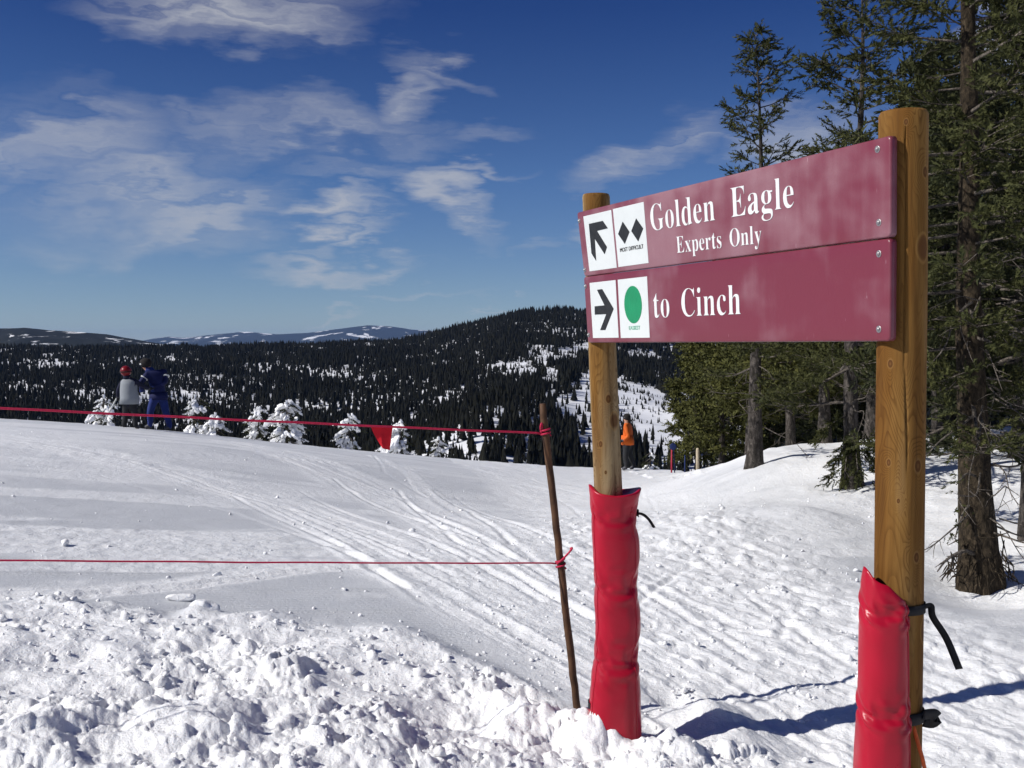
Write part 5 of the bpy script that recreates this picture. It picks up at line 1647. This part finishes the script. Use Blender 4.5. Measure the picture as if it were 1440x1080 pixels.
# skier with red helmet and pale vest, seen from behind
YK = 25.0
rk, Jk, sh = person('skier in red helmet, pale grey vest and dark trousers, back to us', YK, {
    'pelvis': (182, 566, 0, .125), 'spine': (182, 552, 0, .12), 'chest': (181, 539, 0, .135), 'neck': (178.5, 530, -.01, .055), 'head': (177.5, 522.5, -.02, .085), 'crown': (177, 518, -.02, .075), 'nose': (180, 522.5, .07, .03),
    'shoulder_a': (172, 536.5, 0, .075), 'elbow_a': (166, 548, .0, .052), 'wrist_a': (164, 556, .08, .042), 'hand_a': (163.5, 559, .11, .045),
    'shoulder_b': (191, 536, 0, .075), 'elbow_b': (198, 541, .10, .052), 'wrist_b': (204, 545, .22, .042), 'hand_b': (206.5, 545.5, .26, .045),
    'hip_a': (177.5, 570, 0, .10), 'knee_a': (175.5, 584, .05, .075), 'ankle_a': (174, 597, .0, .062), 'toe_a': (174, 599.5, .17, .045),
    'hip_b': (187, 570, 0, .10), 'knee_b': (189, 584, .04, .075), 'ankle_b': (190.5, 598, .0, .062), 'toe_b': (192, 600.5, .17, .045)},
    edges(0, 1, 2, 3, 4), [M_NAVY, M_SHELL, M_SKIN, M_BOOT, M_BOOT], 182)
def wk(px, py, dy=0): return W(px, py, YK, dy, sh)
part('vest', loft([(wk(181.5, 567), .225, .165), (wk(182.5, 558), .222, .175), (wk(181, 548), .20, .17), (wk(181, 540), .195, .16), (wk(181, 535.5), .19, .14), (wk(180.5, 533), .15, .11), (wk(179, 531), .075, .08)]), M_VEST, rk)
part('collar', loft([(wk(179.5, 532), .10, .10), (wk(178.5, 528.5), .085, .09), (wk(178, 526), .08, .085)]), M_NAVY, rk)
hc = Jk['head'] + np.array([0, 0, .035])
hel = part('helmet', join([ellipsoid(hc, (.125, .145, .125), 16, 10), ellipsoid(hc + np.array([.0, .125, .02]), (.10, .05, .02))]), M_HELMET, rk)
part('goggle_strap', tube([hc + np.array([.128 * math.cos(a), .148 * math.sin(a), -.02]) for a in np.linspace(0, 2 * math.pi, 25)], .014, 6), M_HAIR, hel)
for h, w in (('hand_a', 'wrist_a'), ('hand_b', 'wrist_b')): part('glove', glove(Jk[h], Jk[h] - Jk[w], None), M_SHELL, rk)
sp0 = Jk['hand_a'] + np.array([0, .0, .05]); tip_px = 143.5
t_ = at(tip_px, 599, YK); tip = np.array([t_[0], YK - .05, float(ground(t_[0], YK - .05)) - .02])
spole = root('ski_pole', tip, 'pale ski pole slanting from the hand of the red-helmeted skier', 'ski pole')
dirn = (sp0 - tip); top = tip + dirn * 1.10
part('shaft', tube([tip, tip + dirn * .5, top], [.010, .019, .019], 8), M_PALE, spole)
part('grip', tube([tip + dirn * .98, tip + dirn * 1.05, top + dirn * .02], [.018, .022, .02], 8), M_BOOT, spole)
part('basket', tube([tip + dirn * .055, tip + dirn * .065], [.05, .03], 12), M_BOOT, spole)

# instructor in blue bending towards the child
YB = 25.6
rb_, Jb, sh2 = person('skier in blue ski suit and dark helmet leaning over the red-helmeted one', YB, {
    'pelvis': (223, 556, 0, .155), 'spine': (222, 545, 0, .165), 'chest': (219, 531, 0, .175), 'neck': (210, 520, -.02, .065), 'head': (205, 512.5, -.03, .095), 'crown': (203.5, 507.5, -.03, .085), 'nose': (198.5, 513.5, -.03, .028),
    'shoulder_a': (210, 526, -.16, .085), 'elbow_a': (203, 537, -.25, .068), 'wrist_a': (201, 545, -.10, .055), 'hand_a': (200, 548, -.05, .05),
    'shoulder_b': (230, 523, .10, .09), 'elbow_b': (233, 537, .0, .072), 'wrist_b': (219, 544, -.18, .055), 'hand_b': (215, 545, -.22, .05),
    'hip_a': (217.5, 560, -.05, .115), 'knee_a': (213, 579, -.10, .09), 'ankle_a': (212.5, 598, -.05, .075), 'toe_a': (205, 601, -.08, .05),
    'hip_b': (228, 560, .05, .12), 'knee_b': (233, 580, .02, .092), 'ankle_b': (238, 600, .05, .078), 'toe_b': (231, 603.5, .03, .05)},
    edges(0, 1, 2, 3, 4), [M_BLUE2, M_BLUE, M_SKIN, M_BOOT, M_BLUE], 222)
def wb(px, py, dy=0): return W(px, py, YB, dy, sh2)
hc = Jb['head'] + np.array([.01, 0, .04])
hel = part('helmet', join([ellipsoid(hc, (.145, .125, .125), 16, 10), ellipsoid(hc + np.array([-.12, 0, .0]), (.05, .09, .02))]), M_HAIR, rb_)
part('goggles', loft([(Jb['head'] + np.array([-.06, 0, -.005]), .07, .095), (Jb['head'] + np.array([-.065, 0, .02]), .075, .10), (Jb['head'] + np.array([-.06, 0, .045]), .07, .095)]), M_PALE, hel)
part('lens', loft([(Jb['head'] + np.array([-.075, 0, .005]), .066, .08), (Jb['head'] + np.array([-.075, 0, .033]), .066, .08)]), M_GOGGLE, hel)
part('collar', loft([(wb(213, 524), .14, .13), (wb(210.5, 519.5), .115, .11), (wb(208.5, 516), .10, .10)]), M_BLUE, rb_)
part('sleeve_stripe', tube([Jb['shoulder_b'] * .62 + Jb['elbow_b'] * .38, Jb['shoulder_b'] * .52 + Jb['elbow_b'] * .48], [.104, .101], 16), M_PALE, rb_)
part('sleeve_stripe', tube([Jb['shoulder_a'] * .6 + Jb['elbow_a'] * .4, Jb['shoulder_a'] * .52 + Jb['elbow_a'] * .48], [.094, .092], 16), M_PALE, rb_)
for h, w in (('hand_a', 'wrist_a'), ('hand_b', 'wrist_b')): part('glove', glove(Jb[h], Jb[h] - Jb[w], None, .10), M_BLUE if h == 'hand_a' else M_SHELL, rb_)
part('jacket_hem', loft([(wb(223, 562), .225, .18), (wb(223, 558), .225, .185), (wb(222.5, 551), .205, .18)]), M_BLUE2, rb_)

# skier in orange half behind the farther post
YO = 34.0
ro, Jo, sh3 = person('skier in orange jacket and black trousers partly hidden by the farther post', YO, {
    'pelvis': (881.5, 625, 0, .15), 'spine': (882, 613, 0, .15), 'chest': (882, 602, 0, .17), 'neck': (881.5, 594, 0, .062), 'head': (881, 587.5, 0, .095), 'crown': (881, 583.5, 0, .085), 'nose': (876.5, 588.5, 0, .028),
    'shoulder_a': (879, 599, -.18, .085), 'elbow_a': (883, 612, -.24, .068), 'wrist_a': (876, 618, -.2, .052), 'hand_a': (873, 619, -.18, .05),
    'shoulder_b': (886, 599, .16, .085), 'elbow_b': (889, 611, .2, .068), 'wrist_b': (882, 618, .2, .052), 'hand_b': (879, 620, .2, .05),
    'hip_a': (880, 629, -.09, .115), 'knee_a': (879, 643, -.10, .092), 'ankle_a': (881, 656, -.1, .08), 'toe_a': (874, 659.5, -.1, .05),
    'hip_b': (884, 629, .09, .115), 'knee_b': (887, 642, .10, .092), 'ankle_b': (893, 655.5, .1, .08), 'toe_b': (886, 659.5, .1, .05)},
    edges(0, 1, 2, 3, 4), [M_ORANGE, M_SHELL, M_SKIN, M_BOOT, M_BOOT], 883)
hc = Jo['head'] + np.array([.012, 0, .03])
hel = part('helmet', join([ellipsoid(hc, (.13, .115, .12), 14, 9), ellipsoid(hc + np.array([.07, 0, -.09]), (.07, .09, .10), 12, 8)]), M_HAIR, ro)
part('goggles', loft([(Jo['head'] + np.array([-.06, 0, .0]), .06, .085), (Jo['head'] + np.array([-.06, 0, .035]), .06, .085)]), M_GOGGLE, hel)
part('jacket_hem', loft([(W(882.5, 625, YO, 0, sh3), .205, .20), (W(882.5, 620, YO, 0, sh3), .21, .205), (W(882, 612, YO, 0, sh3), .19, .19)]), M_ORANGE, ro)
for h, w in (('hand_a', 'wrist_a'), ('hand_b', 'wrist_b')): part('glove', glove(Jo[h], Jo[h] - Jo[w], None, .10), M_SHELL, ro)
for s in (-1, 1):
    p = W(880, 660, YO, .11 * s, sh3); z = float(ground(p[0], p[1]))
    ski = tag(part('ski', ribbon(smooth_path([p + np.array([.75, 0, .0]), p, p + np.array([-.7, 0, 0]), p + np.array([-.85, 0, .06])], 16) * np.array([1, 1, 0]) + np.concatenate([np.full((16, 2), 0.0), (z + .02 + np.concatenate([np.zeros(13), [.01, .035, .07]]))[:, None]], 1), .075, (0, 1, 0), .012), M_PALE, None, org=(p[0], p[1], z)),
              ('near' if s < 0 else 'far') + ' pale ski under the skier in the orange jacket', 'ski', 'skis of the orange skier')

# ------------------------------------------------------------------ small markers at the foot of the trees
def gp(px, Y, z=0.0): x = (px - 720) / F * Y; return np.array([x, Y, float(ground(x, Y)) + z])


M_MARK_RED = fabric('red_marker', (.40, .03, .06), .7, .2, 12)
M_MARK_BLUE = fabric('blue_marker', (.015, .03, .12), .6, .2, 12)
M_STAKE = fabric('pale_stake', (.45, .38, .27), .8, .2, 12)
b0 = gp(945, 31); mk = root('marker_pole', b0, 'red marker pole topped with a dark blue disc at the foot of the trees', 'marker')
hh = at(945, 628, 31)[2] - b0[2]
part('pole', tube([b0 - np.array([0, 0, .2]), b0 + np.array([.01, 0, hh])], .024, 10), M_MARK_RED, mk)
part('second_pole', tube([b0 + np.array([.11, .03, -.2]), b0 + np.array([.06, .02, hh * .95])], .018, 10), M_MARK_BLUE, mk)
c_ = b0 + np.array([.04, -.03, hh])
part('disc', tube([c_ + np.array([0, -.012, 0]), c_ + np.array([0, -.010, 0]), c_ + np.array([0, .012, 0])], [.09, .10, .10], 20), M_MARK_BLUE, mk)
b0 = gp(964, 29.5); tp_ = at(964, 640, 29.5)
tag(part('marker_rod', tube([b0 - np.array([0, 0, .2]), b0 + np.array([.0, 0, (tp_[2] - b0[2]) * .6]), np.array([b0[0], b0[1], tp_[2]])], [.018, .018, .014], 8), M_MARK_BLUE, None, org=b0), 'thin dark marker rod right of the blue disc', 'rod')
b0 = gp(982, 27.5); tp_ = at(981.5, 630, 27.5)
tag(part('marker_stake', tube([b0 - np.array([0, 0, .2]), b0 + np.array([0, 0, (tp_[2] - b0[2]) * .95]), np.array([b0[0], b0[1], tp_[2]])], [.042, .042, .030], 10), M_STAKE, None, org=b0), 'pale wooden stake right of the thin dark marker rod', 'stake')
segs = []; gg = np.random.default_rng(4)
for i in range(26):
    p = gp(gg.uniform(984, 1011), gg.uniform(24.6, 25.6), gg.uniform(.0, .07)); d = gg.normal(0, 1, 3) * np.array([.22, .15, .05])
    segs.append(tube([p - d, p + gg.normal(0, .02, 3), p + d], [.012, .016, .006], 5))
bp = gp(997, 25)
tag(part('brushwood', join(segs), M_TWIG, None, org=bp), 'low heap of dark brushwood lying on the snow before the trees', 'brushwood')
